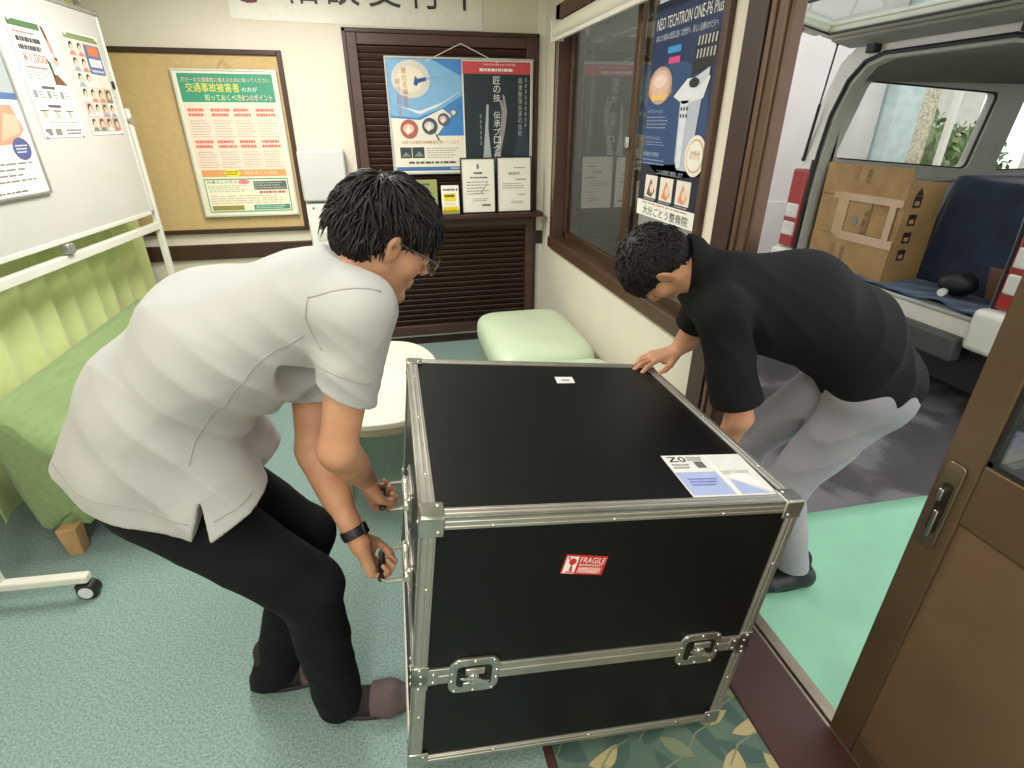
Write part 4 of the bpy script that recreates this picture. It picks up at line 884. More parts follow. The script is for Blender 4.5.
p.text('天然水', .60, .37, .67, .62, IK, 1, rot=1).ell(.51, .5, .035, .045, (120, 124, 128), 1).rect(.38, .85, .43, .98, (140, 106, 66), 1).text('天然水', .52, .84, .58, .97, IK, 1, rot=1).rect(.30, .09, .35, .26, (140, 106, 66), 1).text('天然水', .43, .1, .49, .25, IK, 1, rot=1).lines(.3, .64, .37, .72, 3, (140, 110, 74), 1).lines(.76, .64, .82, .72, 3, (140, 110, 74), 1)
p.ell(.63, .92, .02, .025, (150, 130, 100), 1).ell(.54, .17, .02, .025, (150, 130, 100), 1)
p.done(t)
p = Print((3.31, 2.9548, .541), (1, 0, 0), (0, 0, 1), .29, .659); DK = (52, 34, 40)
for q in range(4):
    z = .25+q*.175; p.rect(.20, z, .42, z+.11, DK, 1).rect(.25, z+.02, .37, z+.06, (186, 146, 92), 2)
p.poly([(.2, .89), (.42, .89), (.31, .97)], DK, 2)
p.done(t)
m_blan = mat('navy_blanket', (34, 50, 76), .95, rgb2=(20, 32, 52), vs=6, bump=.4, bs=160, sheen=.3); m_blan2 = mat('blue_blanket', (48, 82, 112), .95, rgb2=(34, 62, 90), vs=7, bump=.4, bs=160, sheen=.3)
def drape(a, b):
    th = 2*math.pi*a; f = lambda v, e: math.copysign(abs(v)**e, v)
    z = 1.245 if b < .35 else 1.245-(b-.35)/.65*.69; r_ = b/.35 if b < .35 else 1+(b-.35)*.22+(b-.35)*.07*math.sin(th*11+3)
    r_ = min(r_, 1.25)
    return (4.04+.36*r_*f(math.cos(th), .35), 2.63+.43*r_*f(math.sin(th), .35), max(.55, z-(.02 if b >= .35 else .015*(b/.35)**6)+.012*math.sin(th*5+b*3)))
t = thing('covered_load', 'bulky load under a dark navy blanket in the van', 'blanket', (4.1, 2.68, .541))
obj('blanket', MB().grid(96, 26, drape), m_blan, t, world=True, smooth='all')
obj('load', MB().bx(3.72, 4.36, 2.24, 3.02, .541, 1.2), m_card, t, world=True)
def fb(a, b):
    y = 2.2+.95*a; x = 3.26+.5*b
    return (x-.02*math.sin(a*14)*(1-b)+.02*math.sin(a*6), y+.01*math.sin(b*9), .556+.010*math.sin(a*23+b*5)*math.sin(b*8+a*4)+(.05*max(0, b-.7)*math.sin(a*9)**2))
tag(obj('floor_blanket', MB().grid(60, 30, fb), m_blan2, smooth='all', solid=.008), 'crumpled blue blanket spread on the van floor', 'blanket')
t = thing('tool_bag', 'small black bag with a white cap lying on the blue blanket', 'bag', (3.52, 2.45, .57))
obj('bag_body', MB().grid(24, 12, lambda a, b: (3.46+.09*math.sin(math.pi*b)*math.cos(2*math.pi*a)*(1+.15*math.sin(a*19)), 2.56+.11*math.sin(math.pi*b)*math.sin(2*math.pi*a), .65-.075*math.cos(math.pi*b)*(1+.1*math.sin(a*25)))), m_blk, t, world=True, smooth='all')
obj('white_cap', MB().cyl((3.37, 2.56, .60), (3.34, 2.55, .60), .024, n=16), flat((226, 224, 216)), t, world=True, smooth=True)
t = thing('cardboard_scrap', 'folded brown cardboard piece beside the tail lamp inside the van', 'cardboard', (3.5, 2.36, .57))
obj('flap', MB().box((3.52, 2.345, .68), (.012, .16, .22), Euler((0, R(-20), R(12))).to_matrix()), mat('cardboard_dark', (120, 88, 64), .8, var=.08), t, world=True, bevel=.002)
# ================================================================== smooth bodies: distance fields turned into one surface
def V3(p): return np.array([p[0], p[1], p[2]], np.float32)
class Sdf:
    def __init__(s): s.p = []; s.T = Matrix.Identity(4)
    def _w(s, p): return V3(s.T @ Vector(p))
    def cap(s, a, b, ra, rb=None, k=.02, sub=False):
        s.p.append(('c', s._w(a), s._w(b), ra, ra if rb is None else rb, k, sub)); return s
    def chain(s, pts, rs, k=.02):
        for i in range(len(pts)-1): s.cap(pts[i], pts[i+1], rs[i], rs[i+1], k)
        return s
    def ell(s, c, r, k=.02, rot=None, sub=False):
        Rm = s.T.to_3x3() @ (rot if rot is not None else Matrix.Identity(3)); r = (r, r, r) if not hasattr(r, '__len__') else r
        s.p.append(('e', s._w(c), np.array(Rm, np.float32), np.array(r, np.float32), None, k, sub)); return s
    def cut(s, pt, n, box=None, k=0):   # remove everything on the side n points to (inside an optional sphere)
        s.p.append(('p', s._w(pt), V3((s.T.to_3x3() @ Vector(n)).normalized()), box, None, k, True)); return s
    def disp(s, fn): s.p.append(('d', fn, None, None, None, 0, False)); return s
    def mesh(s, h, smooth=0):
        lo = np.full(3, 1e9); hi = -lo
        for q in s.p:
            if q[0] == 'c' and not q[6]:
                r = max(q[3], q[4])+q[5]; lo = np.minimum(lo, np.minimum(q[1], q[2])-r); hi = np.maximum(hi, np.maximum(q[1], q[2])+r)
            if q[0] == 'e' and not q[6]:
                r = float(q[3].max())+q[5]; lo = np.minimum(lo, q[1]-r); hi = np.maximum(hi, q[1]+r)
        lo = lo-3*h; n = np.ceil((hi+3*h-lo)/h).astype(int)+1
        ax = [(lo[i]+h*np.arange(n[i])).astype(np.float32) for i in range(3)]
        F = np.full(tuple(n), .1, np.float32)
        def sub(l, u):
            i0 = [max(0, int((l[i]-lo[i])/h)) for i in range(3)]; i1 = [min(n[i], int((u[i]-lo[i])/h)+2) for i in range(3)]
            sl = tuple(slice(a, max(a, b)) for a, b in zip(i0, i1))
            return sl, ax[0][sl[0]][:, None, None], ax[1][sl[1]][None, :, None], ax[2][sl[2]][None, None, :]
        for q in s.p:
            t, k = q[0], q[5]
            if t == 'c':
                a, b, ra, rb = q[1:5]; m = max(ra, rb)+k+.02
                sl, X, Y, Z = sub(np.minimum(a, b)-m, np.maximum(a, b)+m); d = b-a; L2 = float(d@d)+1e-12
                px, py, pz = X-a[0], Y-a[1], Z-a[2]; u = np.clip((px*d[0]+py*d[1]+pz*d[2])/L2, 0, 1)
                D = np.sqrt((px-u*d[0])**2+(py-u*d[1])**2+(pz-u*d[2])**2)-(ra+(rb-ra)*u)
            elif t == 'e':
                c, Rm, r = q[1], q[2], q[3]; m = float(r.max())+k+.02
                sl, X, Y, Z = sub(c-m, c+m); px, py, pz = X-c[0], Y-c[1], Z-c[2]
                l = [px*Rm[0, i]+py*Rm[1, i]+pz*Rm[2, i] for i in range(3)]
                k0 = np.sqrt(sum((l[i]/r[i])**2 for i in range(3))); k1 = np.sqrt(sum((l[i]/r[i]**2)**2 for i in range(3)))+1e-9
                D = k0*(k0-1)/k1
            elif t == 'p':
                pt, nn, box = q[1:4]
                if box is None: sl = tuple(slice(0, x) for x in n); X, Y, Z = ax[0][:, None, None], ax[1][None, :, None], ax[2][None, None, :]
                else: sl, X, Y, Z = sub(pt-box, pt+box)
                D = -((X-pt[0])*nn[0]+(Y-pt[1])*nn[1]+(Z-pt[2])*nn[2])
                if box is not None: D = np.maximum(D, np.sqrt((X-pt[0])**2+(Y-pt[1])**2+(Z-pt[2])**2)-box)
            else:
                I = np.nonzero(np.abs(F) < .03); F[I] += q[1](ax[0][I[0]], ax[1][I[1]], ax[2][I[2]]).astype(np.float32); continue
            G = F[sl]
            if q[6]:
                D = -D
                if k > 0: hh = np.maximum(k-np.abs(G-D), 0)/k; F[sl] = np.maximum(G, D)+hh*hh*k*.25
                else: F[sl] = np.maximum(G, D)
            else:
                if k > 0: hh = np.maximum(k-np.abs(G-D), 0)/k; F[sl] = np.minimum(G, D)-hh*hh*k*.25
                else: F[sl] = np.minimum(G, D)
        S = F < 0
        cnt = np.zeros(tuple(n-1), np.int8); off = [(i, j, k) for i in (0, 1) for j in (0, 1) for k in (0, 1)]
        for o in off: cnt += S[o[0]:n[0]-1+o[0], o[1]:n[1]-1+o[1], o[2]:n[2]-1+o[2]]
        I = np.nonzero((cnt > 0) & (cnt < 8)); N = len(I[0]); vid = np.full(tuple(n-1), -1, np.int32); vid[I] = np.arange(N)
        pos = np.zeros((N, 3)); wt = np.zeros(N)
        for a in off:
            for e in range(3):
                if a[e]: continue
                b = list(a); b[e] = 1
                fa = F[I[0]+a[0], I[1]+a[1], I[2]+a[2]]; fb = F[I[0]+b[0], I[1]+b[1], I[2]+b[2]]; c = (fa < 0) != (fb < 0)
                tt = np.where(c, fa/np.where(c, fa-fb, 1), 0); p = np.tile(np.array(a, float), (N, 1)); p[:, e] += tt
                pos += p*c[:, None]; wt += c
        P = (np.stack(I, 1)+pos/np.maximum(wt, 1)[:, None])*h+lo
        Q = []
        for e in range(3):
            u, v = (e+1) % 3, (e+2) % 3
            sa = [slice(1, n[i]-1) for i in range(3)]; sa[e] = slice(0, n[e]-1); sb = list(sa); sb[e] = slice(1, n[e])
            c = S[tuple(sa)] != S[tuple(sb)]; J = list(np.nonzero(c)); ins = S[tuple(sa)][tuple(J)]
            for i in range(3):
                if i != e: J[i] = J[i]+1
            def cell(du, dv):
                K = [J[0], J[1], J[2]]; K[u] = K[u]-du; K[v] = K[v]-dv; return vid[tuple(K)]
            q4 = np.stack([cell(1, 1), cell(0, 1), cell(0, 0), cell(1, 0)], 1); q4[~ins] = q4[~ins][:, ::-1]; Q.append(q4)
        Q = np.concatenate(Q)
        for _ in range(smooth):
            acc = np.zeros_like(P); ct = np.zeros(N)
            for i in range(4):
                np.add.at(acc, Q[:, i], P[Q[:, (i+1) % 4]]+P[Q[:, (i+3) % 4]]); np.add.at(ct, Q[:, i], 2)
            P = .5*P+.5*acc/np.maximum(ct, 1)[:, None]
        return P, Q
def sobj(name, sd, h, m, parent=None, smooth=1, world=True):
    P, Q = sd.mesh(h, smooth); me = bpy.data.meshes.new(name)
    me.vertices.add(len(P)); me.vertices.foreach_set('co', P.astype(np.float32).ravel())
    me.loops.add(len(Q)*4); me.loops.foreach_set('vertex_index', Q.astype(np.int32).ravel())
    me.polygons.add(len(Q)); me.polygons.foreach_set('loop_start', np.arange(0, len(Q)*4, 4, dtype=np.int32))
    me.polygons.foreach_set('use_smooth', np.ones(len(Q), bool)); me.update(calc_edges=True); me.validate(); me.materials.append(m)
    o = bpy.data.objects.new(name, me); COL.objects.link(o)
    if parent is not None: o.parent = parent; o.matrix_parent_inverse = parent.matrix_basis.inverted()
    return o
def frame(o, x, y):
    """rigid matrix: origin o, x axis, y axis made orthogonal, z = x cross y"""
    x = Vector(x).normalized(); y = Vector(y); y = (y-x*y.dot(x)).normalized(); z = x.cross(y)
    return Matrix(((x.x, y.x, z.x, o[0]), (x.y, y.y, z.y, o[1]), (x.z, y.z, z.z, o[2]), (0, 0, 0, 1)))
def head(sd, M):
    sd.T = M
    sd.ell((-.008, 0, .035), (.095, .074, .078), 0).ell((-.03, 0, .0), (.066, .064, .07), .02).ell((.035, 0, -.025), (.050, .056, .075), .025)
    for s_ in (-1, 1):
        sd.cap((-.002, s_*.046, -.045), (.052, s_*.018, -.092), .021, .019, .02).ell((.05, s_*.04, -.022), .023, .02)
    sd.ell((.070, 0, -.096), (.021, .023, .019), .018).cap((.074, -.034, .022), (.074, .034, .022), .012, None, .015)
    sd.cap((.086, 0, .014), (.105, 0, -.021), .0065, .0105, .010)
    for s_ in (-1, 1):
        sd.ell((.095, s_*.0115, -.027), (.010, .0075, .007), .006).ell((.097, s_*.031, .004), (.013, .015, .011), .010, sub=True).ell((.0765, s_*.031, .003), (.012, .0135, .011), .003)
        sd.cap((.086, 0, -.055), (.074, s_*.021, -.0585), .0062, .004, .008).cap((.0845, 0, -.0665), (.073, s_*.019, -.0635), .0068, .004, .008)
        sd.cap((.105, s_*.004, -.0365), (.094, s_*.005, -.034), .003, .002, .003, sub=True)
        rt = Euler((R(-s_*14), R(-12), R(-s_*18))).to_matrix()
        sd.ell((-.006, s_*.076, -.004), (.018, .0065, .031), .006, rt).ell((-.0, s_*.086, -.0), (.010, .007, .019), .004, rt, sub=True)
    sd.cap((.0935, -.018, -.0612), (.0935, .018, -.0612), .002, None, .003, sub=True)
    sd.T = Matrix.Identity(4)
def hair_cap(sd, M, k=1.0):
    sd.T = M
    sd.ell((-.012, 0, .040), (.103*k, .0825*k, .080*k), 0).ell((-.042, 0, -.004), (.068, .070, .075), .02)
    sd.cut((.092, 0, .064), (.62, 0, -.78)); sd.T = Matrix.Identity(4)
def hair_tufts(M, n, seed, curl=0., ln=.036, fwd=1.0):
    rg = random.Random(seed); m = MB(); nn = Vector((.62, 0, -.78)); c0 = Vector((-.012, 0, .042))
    while n:
        d = Vector((rg.gauss(0, 1), rg.gauss(0, 1), rg.gauss(0, 1))).normalized(); p = c0+Vector((d.x*.102, d.y*.081, d.z*.079))
        if rg.random() < .45 and d.x < .2: p = Vector((-.042, 0, -.004))+Vector((d.x*.067, d.y*.069, d.z*.074))
        if abs(p.y) > .05 and math.hypot(p.x+.006, p.z+.002) < .036: continue
        if (p-Vector((.092, 0, .064))).dot(nn) > -.006: continue
        crown = Vector((-.06, 0, .11)); t = (p-crown); t = t-d*t.dot(d)
        if t.length < 1e-4: continue
        t = (t.normalized()*fwd+Vector((rg.gauss(0, .35), rg.gauss(0, .35), rg.gauss(0, .2)))); t = (t-d*t.dot(d)).normalized()
        L = ln*rg.uniform(.6, 1.2)*(1.15 if d.z > .2 else .7); lift = rg.uniform(.02, .26)*(1 if d.z > 0 else .45); s = t.cross(d)*curl*rg.choice((-1, 1))
        pts = [p-d*.003, p+t*L*.35+d*L*lift*.38+s*L*.3, p+t*L*.7+d*(L*lift*.5-.002)+s*L*.2, p+t*L*(1-.3*curl)+d*(L*lift*.35-.005)-s*L*.3]
        m.tube([M @ q for q in pts], [.0030, .0032, .0024, .0004], 4, cap=False); n -= 1
    return m
FING = (('index', .030, (.043, .026, .021)), ('middle', .0095, (.047, .030, .022)), ('ring', -.0112, (.043, .028, .022)), ('pinky', -.0300, (.034, .021, .019)))
def hand(sd, M, right, curls, thumb, spread=3, sc=1.0):
    """M: wrist frame, x towards the knuckles, y towards the thumb; curls: (mcp, pip, dip) degrees for each finger"""
    b = 1 if right else -1     # sign of the back of the hand along z
    sd.T = M @ Matrix.Scale(1, 4)
    knk = {0: .089, 1: .093, 2: .088, 3: .080}
    for i, (nm, y, L) in enumerate(FING):
        sd.cap(Vector((.006, y*.62, 0))*sc, Vector((knk[i], y, b*.002))*sc, .0125*sc, .0098*sc, .014)
    sd.cap(Vector((.015, .012, -b*.008))*sc, Vector((.055, .026, -b*.010))*sc, .014*sc, .013*sc, .012).cap(Vector((.02, -.02, -b*.008))*sc, Vector((.07, -.026, -b*.006))*sc, .011*sc, .010*sc, .012)
    for i, (nm, y, L) in enumerate(FING):
        c = curls[i] if isinstance(curls[0], (tuple, list)) else curls
        p = Vector((knk[i], y, b*.001))*sc; a = 0; sp = R(spread*(1.5-i)); r = [.0089, .0083, .0076, .0066]
        if i == 3: r = [.0076, .0071, .0066, .0058]
        for j in range(3):
            a += R(c[j]); d = Vector((math.cos(a)*math.cos(sp), math.cos(a)*math.sin(sp), -b*math.sin(a))); q = p+d*L[j]*sc
            sd.cap(p, q, r[j]*sc, r[j+1]*sc, .0035 if j else .006); p = q
    t = [Vector((x, y, -b*z))*sc for x, y, z in thumb]
    sd.cap(t[0], t[1], .0145*sc, .0118*sc, .012).cap(t[1], t[2], .0112*sc, .0098*sc, .004).cap(t[2], t[3], .0098*sc, .0074*sc, .003)
    sd.T = Matrix.Identity(4)
TH_GRIP = ((.012, .022, .010), (.045, .040, .024), (.076, .036, .040), (.096, .018, .046))
TH_OPEN = ((.012, .022, .008), (.045, .050, .018), (.075, .068, .022), (.100, .076, .022))
def warp(dirs):
    def fn(x, y, z):
        o = 0
        for (dx, dy, dz, f, a, wx, wy, wz, wf, ph) in dirs:
            o = o+a*(1.7*np.abs(np.sin(.5*((dx*x+dy*y+dz*z)*f+1.9*np.sin((wx*x+wy*y+wz*z)*wf+ph)+ph)))**.8-1)
        return o
    return fn
def near(c, r, fn):   # keep a displacement near one place
    c = V3(c)
    return lambda x, y, z: fn(x, y, z)*np.exp(-((x-c[0])**2+(y-c[1])**2+(z-c[2])**2)/(r*r))
# ================================================================== people
m_skin = mat('skin', (204, 154, 120), .52, rgb2=(186, 132, 100), vs=14, bump=.06, bs=220, sss=.12)
m_hair = mat('black_hair', (30, 25, 24), .5, rgb2=(16, 13, 13), vs=60, bump=.4, bs=300, spec=.35)
m_lip = None
Vv = Vector
def foot_prims(sd, ank, toe, k=1.0, grow=0.0):
    ank, toe = Vv(ank), Vv(toe); d = Vv((toe.x-ank.x, toe.y-ank.y, 0)).normalized(); g = toe.z
    heel = Vv((ank.x, ank.y, g+.035))-d*.035; ball = Vv((toe.x, toe.y, g+.026))-d*.065; s = Vv((-d.y, d.x, 0))
    sd.cap(ank+Vv((0, 0, .05)), heel+d*.02, .040+grow, .036+grow, .03).cap(heel, ball+Vv((0, 0, .014)), .034+grow, .030+grow, .03)
    for q in (-1, 1): sd.cap(ball+s*q*.018, Vv((toe.x, toe.y, g+.022))-d*.022+s*q*.014, .026+grow, .020+grow, .02).cap(heel+s*q*.004, ball+s*q*.02, .026+grow, .026+grow, .02)

# ------------------------------------------------ man lifting the left side
Lp = dict(pel=(-.60, 1.15, .88), s1=(-.53, 1.15, 1.02), s2=(-.36, 1.13, 1.15), s3=(-.15, 1.10, 1.215), Rsh=(-.065, .965, 1.245), Lsh=(-.20, 1.25, 1.165),
          Rel=(-.142, .97, .952), Lel=(-.23, 1.17, .84), Rhip=(-.58, 1.065, .865), Lhip=(-.585, 1.235, .86), Rkn=(-.272, 1.035, .53), Lkn=(-.30, 1.25, .52), Ran=(-.258, 1.07, .10), Lan=(-.47, 1.20, .10))
bar1, bar2 = HANDLE1, HANDLE2
RX = Vv((.10, .42, -.90)).normalized(); LX = Vv((.22, .05, -.97)).normalized()
MR = frame((0, 0, 0), RX, (0, -1, 0)); wr = bar1-MR.to_3x3() @ Vv((.098, .004, -.021)); MR.translation = wr
ML = frame((0, 0, 0), LX, (0, 1, 0)); wl_ = bar2-ML.to_3x3() @ Vv((.098, .004, .021)); ML.translation = wl_
HL = frame((-.004, 1.13, 1.337), (.82, .24, -.52), (-.22, .97, .05))
nb = Vv((-.10, 1.115, 1.245))
sd = Sdf()
sd.chain([Lp['pel'], Lp['s1'], Lp['s2'], Lp['s3']], [.085, .085, .085, .08], .04)
sd.chain([Lp['Rsh'], Lp['Rel'], wr], [.048, .037, .026], .02).chain([Lp['Lsh'], Lp['Lel'], wl_], [.048, .036, .026], .02)
rf = lambda a, b, t: tuple(Vv(a).lerp(Vv(b), t))
sd.cap(rf(Lp['Rel'], wr, .12), rf(Lp['Rel'], wr, .5), .038, .034, .02).cap(rf(Lp['Lel'], wl_, .12), rf(Lp['Lel'], wl_, .5), .037, .033, .02)
sd.cap(Lp['s3'], Lp['Rsh'], .065, .048, .04).cap(Lp['s3'], Lp['Lsh'], .065, .048, .04)
sd.chain([Lp['Rhip'], Lp['Rkn'], Lp['Ran']], [.07, .046, .026], .03).chain([Lp['Lhip'], Lp['Lkn'], Lp['Lan']], [.07, .046, .026], .03)
for a_, t_ in ((Lp['Ran'], (-.09, 1.045, 0)), (Lp['Lan'], (-.30, 1.21, 0))): foot_prims(sd, a_, t_, grow=-.014)
head(sd, HL); sd.cap(HL @ Vv((-.028, 0, -.035)), nb, .052, .060, .03)
hand(sd, MR, True, (48, 88, 58), TH_GRIP); hand(sd, ML, False, (48, 88, 58), TH_GRIP)
man = tag(sobj('person', sd, .0034, m_skin), 'man in a pale grey tunic and glasses stooping to lift the case by its handles', 'person')
# tunic
m_tunic = mat('tunic_cloth', (176, 175, 171), .8, var=.025, vs=6, bump=.12, bs=420, sheen=.15)
sd = Sdf(); up = Vv((0, 0, 1))
def off(p, dy, dx=0, dz=0): return (p[0]+dx, p[1]+dy, p[2]+dz)
for dy in (-.075, .075):
    sd.chain([off(Lp['pel'], dy*.75, .03), off(Lp['s1'], dy, .03), off(Lp['s2'], dy*.95), off(Lp['s3'], dy*1.05, -.015*(dy/.075), -.04*dy/.075)], [.098, .110, .112, .092], .05)
sd.chain([off(Lp['pel'], 0, .01), off(Lp['s1'], 0, .012, .01), off(Lp['s2'], 0, 0, .008), off(Lp['s3'], 0, 0, .01), nb], [.108, .116, .122, .100, .07], .05)
sd.chain([(-.36, 1.12, 1.07), (-.20, 1.10, 1.13)], [.11, .09], .06)
for dy in (-.085, .085):
    sd.cap((-.575, 1.15+dy*.6, .92), (-.62, 1.15+dy*.6, .78), .086, .086, .05).cap((-.57, 1.15+dy*.5, 1.02), (-.70, 1.15+dy*.5, .86), .060, .056, .05).cap((-.55, 1.15+dy*1.1, .90), (-.54, 1.15+dy*1.2, .70), .104, .104, .05).cap((-.46, 1.15+dy, .95), (-.385, 1.13+dy*1.15, .74), .106, .104, .05)
sd.cap(Lp['s3'], Lp['Rsh'], .085, .066, .04).cap(Lp['s3'], Lp['Lsh'], .085, .064, .04)
hemR = rf(Lp['Rsh'], Lp['Rel'], .56); hemL = rf(Lp['Lsh'], Lp['Lel'], .62)
sd.cap(Lp['Rsh'], rf(Lp['Rsh'], Lp['Rel'], .75), .066, .064, .03).cap(Lp['Lsh'], rf(Lp['Lsh'], Lp['Lel'], .78), .064, .062, .03)
sd.cap(HL @ Vv((-.045, 0, -.085)), nb, .060, .074, .03)
sd.disp(warp([(.5, .2, -.8, 38, .0022, 1, 1, .3, 9, .4), (.9, .1, .5, 26, .0022, .2, 1, 1, 11, 2.1)]))
sd.disp(near((-.18, .95, 1.06), .16, warp([(.75, .1, .65, 100, .006, .3, .8, .6, 9, .6)])))
sd.disp(near((-.33, 1.0, .92), .2, warp([(.8, .0, .6, 80, .008, .5, .4, 1, 8, 1.6)])))
sd.disp(near(rf(Lp['Rsh'], Lp['Rel'], .5), .13, warp([(.5, .1, .8, 80, .004, 1, .6, 0, 11, .2)])))
# openings
sd.cut((-.77, 1.15, .938), (-.46, 0, -1), k=.004); sd.cut((-.43, 1.15, .775), (.50, 0, -1), k=.004)
hd = (Vv(Lp['Rel'])-Vv(Lp['Rsh'])).normalized(); sd.cut(hemR, hd+Vv((-.38, 0, 0)), .13, k=.004); sd.cap(Vv(hemR)-hd*.025, Vv(hemR)+hd*.03, .050, .053, .004, sub=True)
hd2 = (Vv(Lp['Lel'])-Vv(Lp['Lsh'])).normalized(); sd.cut(hemL, hd2, .12, k=.004); sd.cap(Vv(hemL)-hd2*.025, Vv(hemL)+hd2*.03, .049, .051, .004, sub=True)
for t_ in range(9):      # side slit, a wedge narrowing upwards
    f_ = t_/8; sd.ell((-.435+.02*f_, .94, .755+.105*f_), (.022*(1-f_)+.002, .10, .02), .0, sub=True)
sd.ell(HL @ Vv((-.02, 0, -.085)), .066, .0, sub=True) if False else None
hn = (HL.to_3x3() @ Vv((.25, 0, 1))).normalized(); sd.cut(HL @ Vv((-.05, 0, -.075)), hn, .11, k=.004)
tun = sobj('tunic', sd, .0045, m_tunic, man)
from mathutils.bvhtree import BVHTree
def seams(o, lines, m, r=.0016):      # stitched seams laid on the cloth
    bv = BVHTree.FromPolygons([v.co for v in o.data.vertices], [tuple(p.vertices) for p in o.data.polygons])
    for L in lines:
        pts = [bv.find_nearest(Vv(L[i]).lerp(Vv(L[i+1]), q/10))[0] for i in range(len(L)-1) for q in range(10)]
        obj('seam', MB().tube(pts, r, 6), m, o, smooth='all', world=True)
seams(tun, [[(-.144, .931, 1.28), (-.151, .929, 1.249), (-.144, .935, 1.213), (-.134, .929, 1.184)], [(-.144, .933, 1.283), (-.087, .921, 1.297), (-.015, .93, 1.285)],
            [(-.163, .94, 1.213), (-.239, .942, 1.173), (-.298, .955, 1.114), (-.371, .975, 1.038), (-.416, .958, .954)],
            [(-.696, 1.064, .94), (-.569, .958, .905), (-.483, .948, .862), (-.436, .942, .835)], [(-.396, .947, .832), (-.34, .97, .852), (-.3, .99, .868)], [(-.138, .921, 1.157), (-.099, .902, 1.141), (-.055, .927, 1.115)]], mat('tunic_seam', (158, 157, 152), .85))
# trousers
m_trs = mat('black_trousers', (15, 16, 18), .85, var=.15, vs=8, bump=.15, bs=300, spec=.25)
sd = Sdf()
sd.cap(off(Lp['pel'], -.06, .035, .02), off(Lp['pel'], .06, .035, .02), .098, None, .04)
sd.chain([(-.545, 1.065, .842), Lp['Rkn']], [.100, .078], .04).chain([Lp['Rkn'], (-.266, 1.065, .02)], [.074, .064], .03)
sd.chain([off(Lp['Lhip'], 0, .01, .012), Lp['Lkn']], [.092, .072], .04).chain([Lp['Lkn'], (-.475, 1.20, .02)], [.072, .066], .03)
sd.disp(warp([(.6, .1, .8, 40, .0016, .4, 1, .2, 12, .8), (-.7, .2, .6, 55, .0012, 1, .2, .5, 15, 2)]))
sd.disp(near((-.27, 1.04, .25), .2, warp([(.6, .3, .75, 70, .0022, .8, .5, .9, 9, .3)])))
sd.disp(near((-.45, 1.22, .2), .2, warp([(.6, .3, -.7, 70, .0022, .8, .5, .9, 9, 1.3)])))
sd.cut((-.3, 1.1, .040), (0, 0, -1))
sobj('trousers', sd, .0048, m_trs, man)
# socks and slippers
m_sock = mat('dark_sock', (38, 34, 34), .9, bump=.2, bs=300); m_slip = mat('slipper_felt', (92, 78, 76), .85, var=.08, vs=20, bump=.2, bs=260)
for a_, t_ in ((Lp['Ran'], (-.075, 1.045, .004)), (Lp['Lan'], (-.285, 1.21, .004))):
    sd = Sdf(); foot_prims(sd, a_, t_, grow=-.003); sd.cut((t_[0], t_[1], .012), (0, 0, -1)); sobj('sock', sd, .005, m_sock, man)
    d = Vv((t_[0]-a_[0], t_[1]-a_[1], 0)).normalized(); sd = Sdf(); foot_prims(sd, a_, (t_[0]+d.x*.012, t_[1]+d.y*.012, .006), grow=.006)
    sd.cut(Vv(t_)-d*.105, -d); sd.cut((t_[0], t_[1], .004), (0, 0, -1)); sl_ = sobj('slipper', sd, .0045, m_slip, man)
    s_ = Vv((-d.y, d.x, 0)); hl_ = Vv((a_[0], a_[1], 0))-d*.075; pts = []
    for i in range(24):
        a = 2*math.pi*i/24; u = .5+.5*math.cos(a); L_ = (Vv((t_[0], t_[1], 0))+d*.016-hl_).length; w_ = (.036+.014*u)*math.sin(a); q = hl_+d*(L_*u)+s_*w_; pts.append((q.x, q.y))
    obj('slipper_sole', MB().prism(pts, .0, .014), mat('sole_dark', (48, 40, 40), .7), sl_, bevel=.003)
# hair, eyes, glasses, watch
sd = Sdf(); hair_cap(sd, HL, 1.02); hr = sobj('hair', sd, .004, m_hair, man)
obj('hair_strands', hair_tufts(HL, 3200, 21, .1, .050, 1.0), m_hair, hr, smooth='all')['kind'] = 'stuff'
m_eye = mat('eye_white', (226, 220, 212), .2); m_iris = mat('iris_dark', (40, 26, 20), .15)
def eyes(M, par):
    for s_ in (-1, 1):
        e = obj('eye', MB().sph(M @ Vv((.0775, s_*.031, .003)), .0122, 12, 8), m_eye, par, smooth='all', world=True)
        obj('iris', MB().sph(M @ Vv((.0862, s_*.031, .001)), .0048, 10, 6), m_iris, e, smooth='all', world=True)
        obj('eyebrow', MB().tube([M @ Vv(q) for q in ((.088, s_*.014, .026), (.0865, s_*.03, .031), (.074, s_*.046, .027))], [.0028, .0032, .0015], 6), m_hair, par, smooth='all', world=True)
eyes(HL, man)
gl = obj('glasses', MB(), flat((60, 58, 58)), man, world=True) if False else None
gm = MB(); lens = []
for s_ in (-1, 1):
    rim = [HL @ Vv((.108-.010*abs(math.cos(a))*(.5 if math.cos(a)*s_ < 0 else 1), s_*.034+.026*math.cos(a), -.002+.019*math.sin(a))) for a in [2*math.pi*i/24 for i in range(24)]]
    gm.tube(rim, .0016, 6, closed=True); lens.append(rim)
    gm.tube([HL @ Vv(q) for q in ((.099, s_*.062, .006), (.085, s_*.076, .010), (.03, s_*.082, .012), (-.01, s_*.082, .014), (-.03, s_*.078, -.004))], .0018, 6)
gm.tube([HL @ Vv(q) for q in ((.104, -.009, .002), (.109, 0, .006), (.104, .009, .002))], .0016, 6)
gl = obj('glasses', gm, mat('glasses_metal', (120, 116, 112), .3, .8), man, smooth='all', world=True)
for rim in lens: obj('lens', MB().add(rim, [tuple(range(24))]), glass('lens_glass', (.93, .95, .95), .01, .08), gl, world=True)
fx = (Vv(wl_)-Vv(Lp['Lel'])).normalized(); wc = Vv(wl_)-fx*.032
Wm = frame(wc, fx, (0, 1, 0))
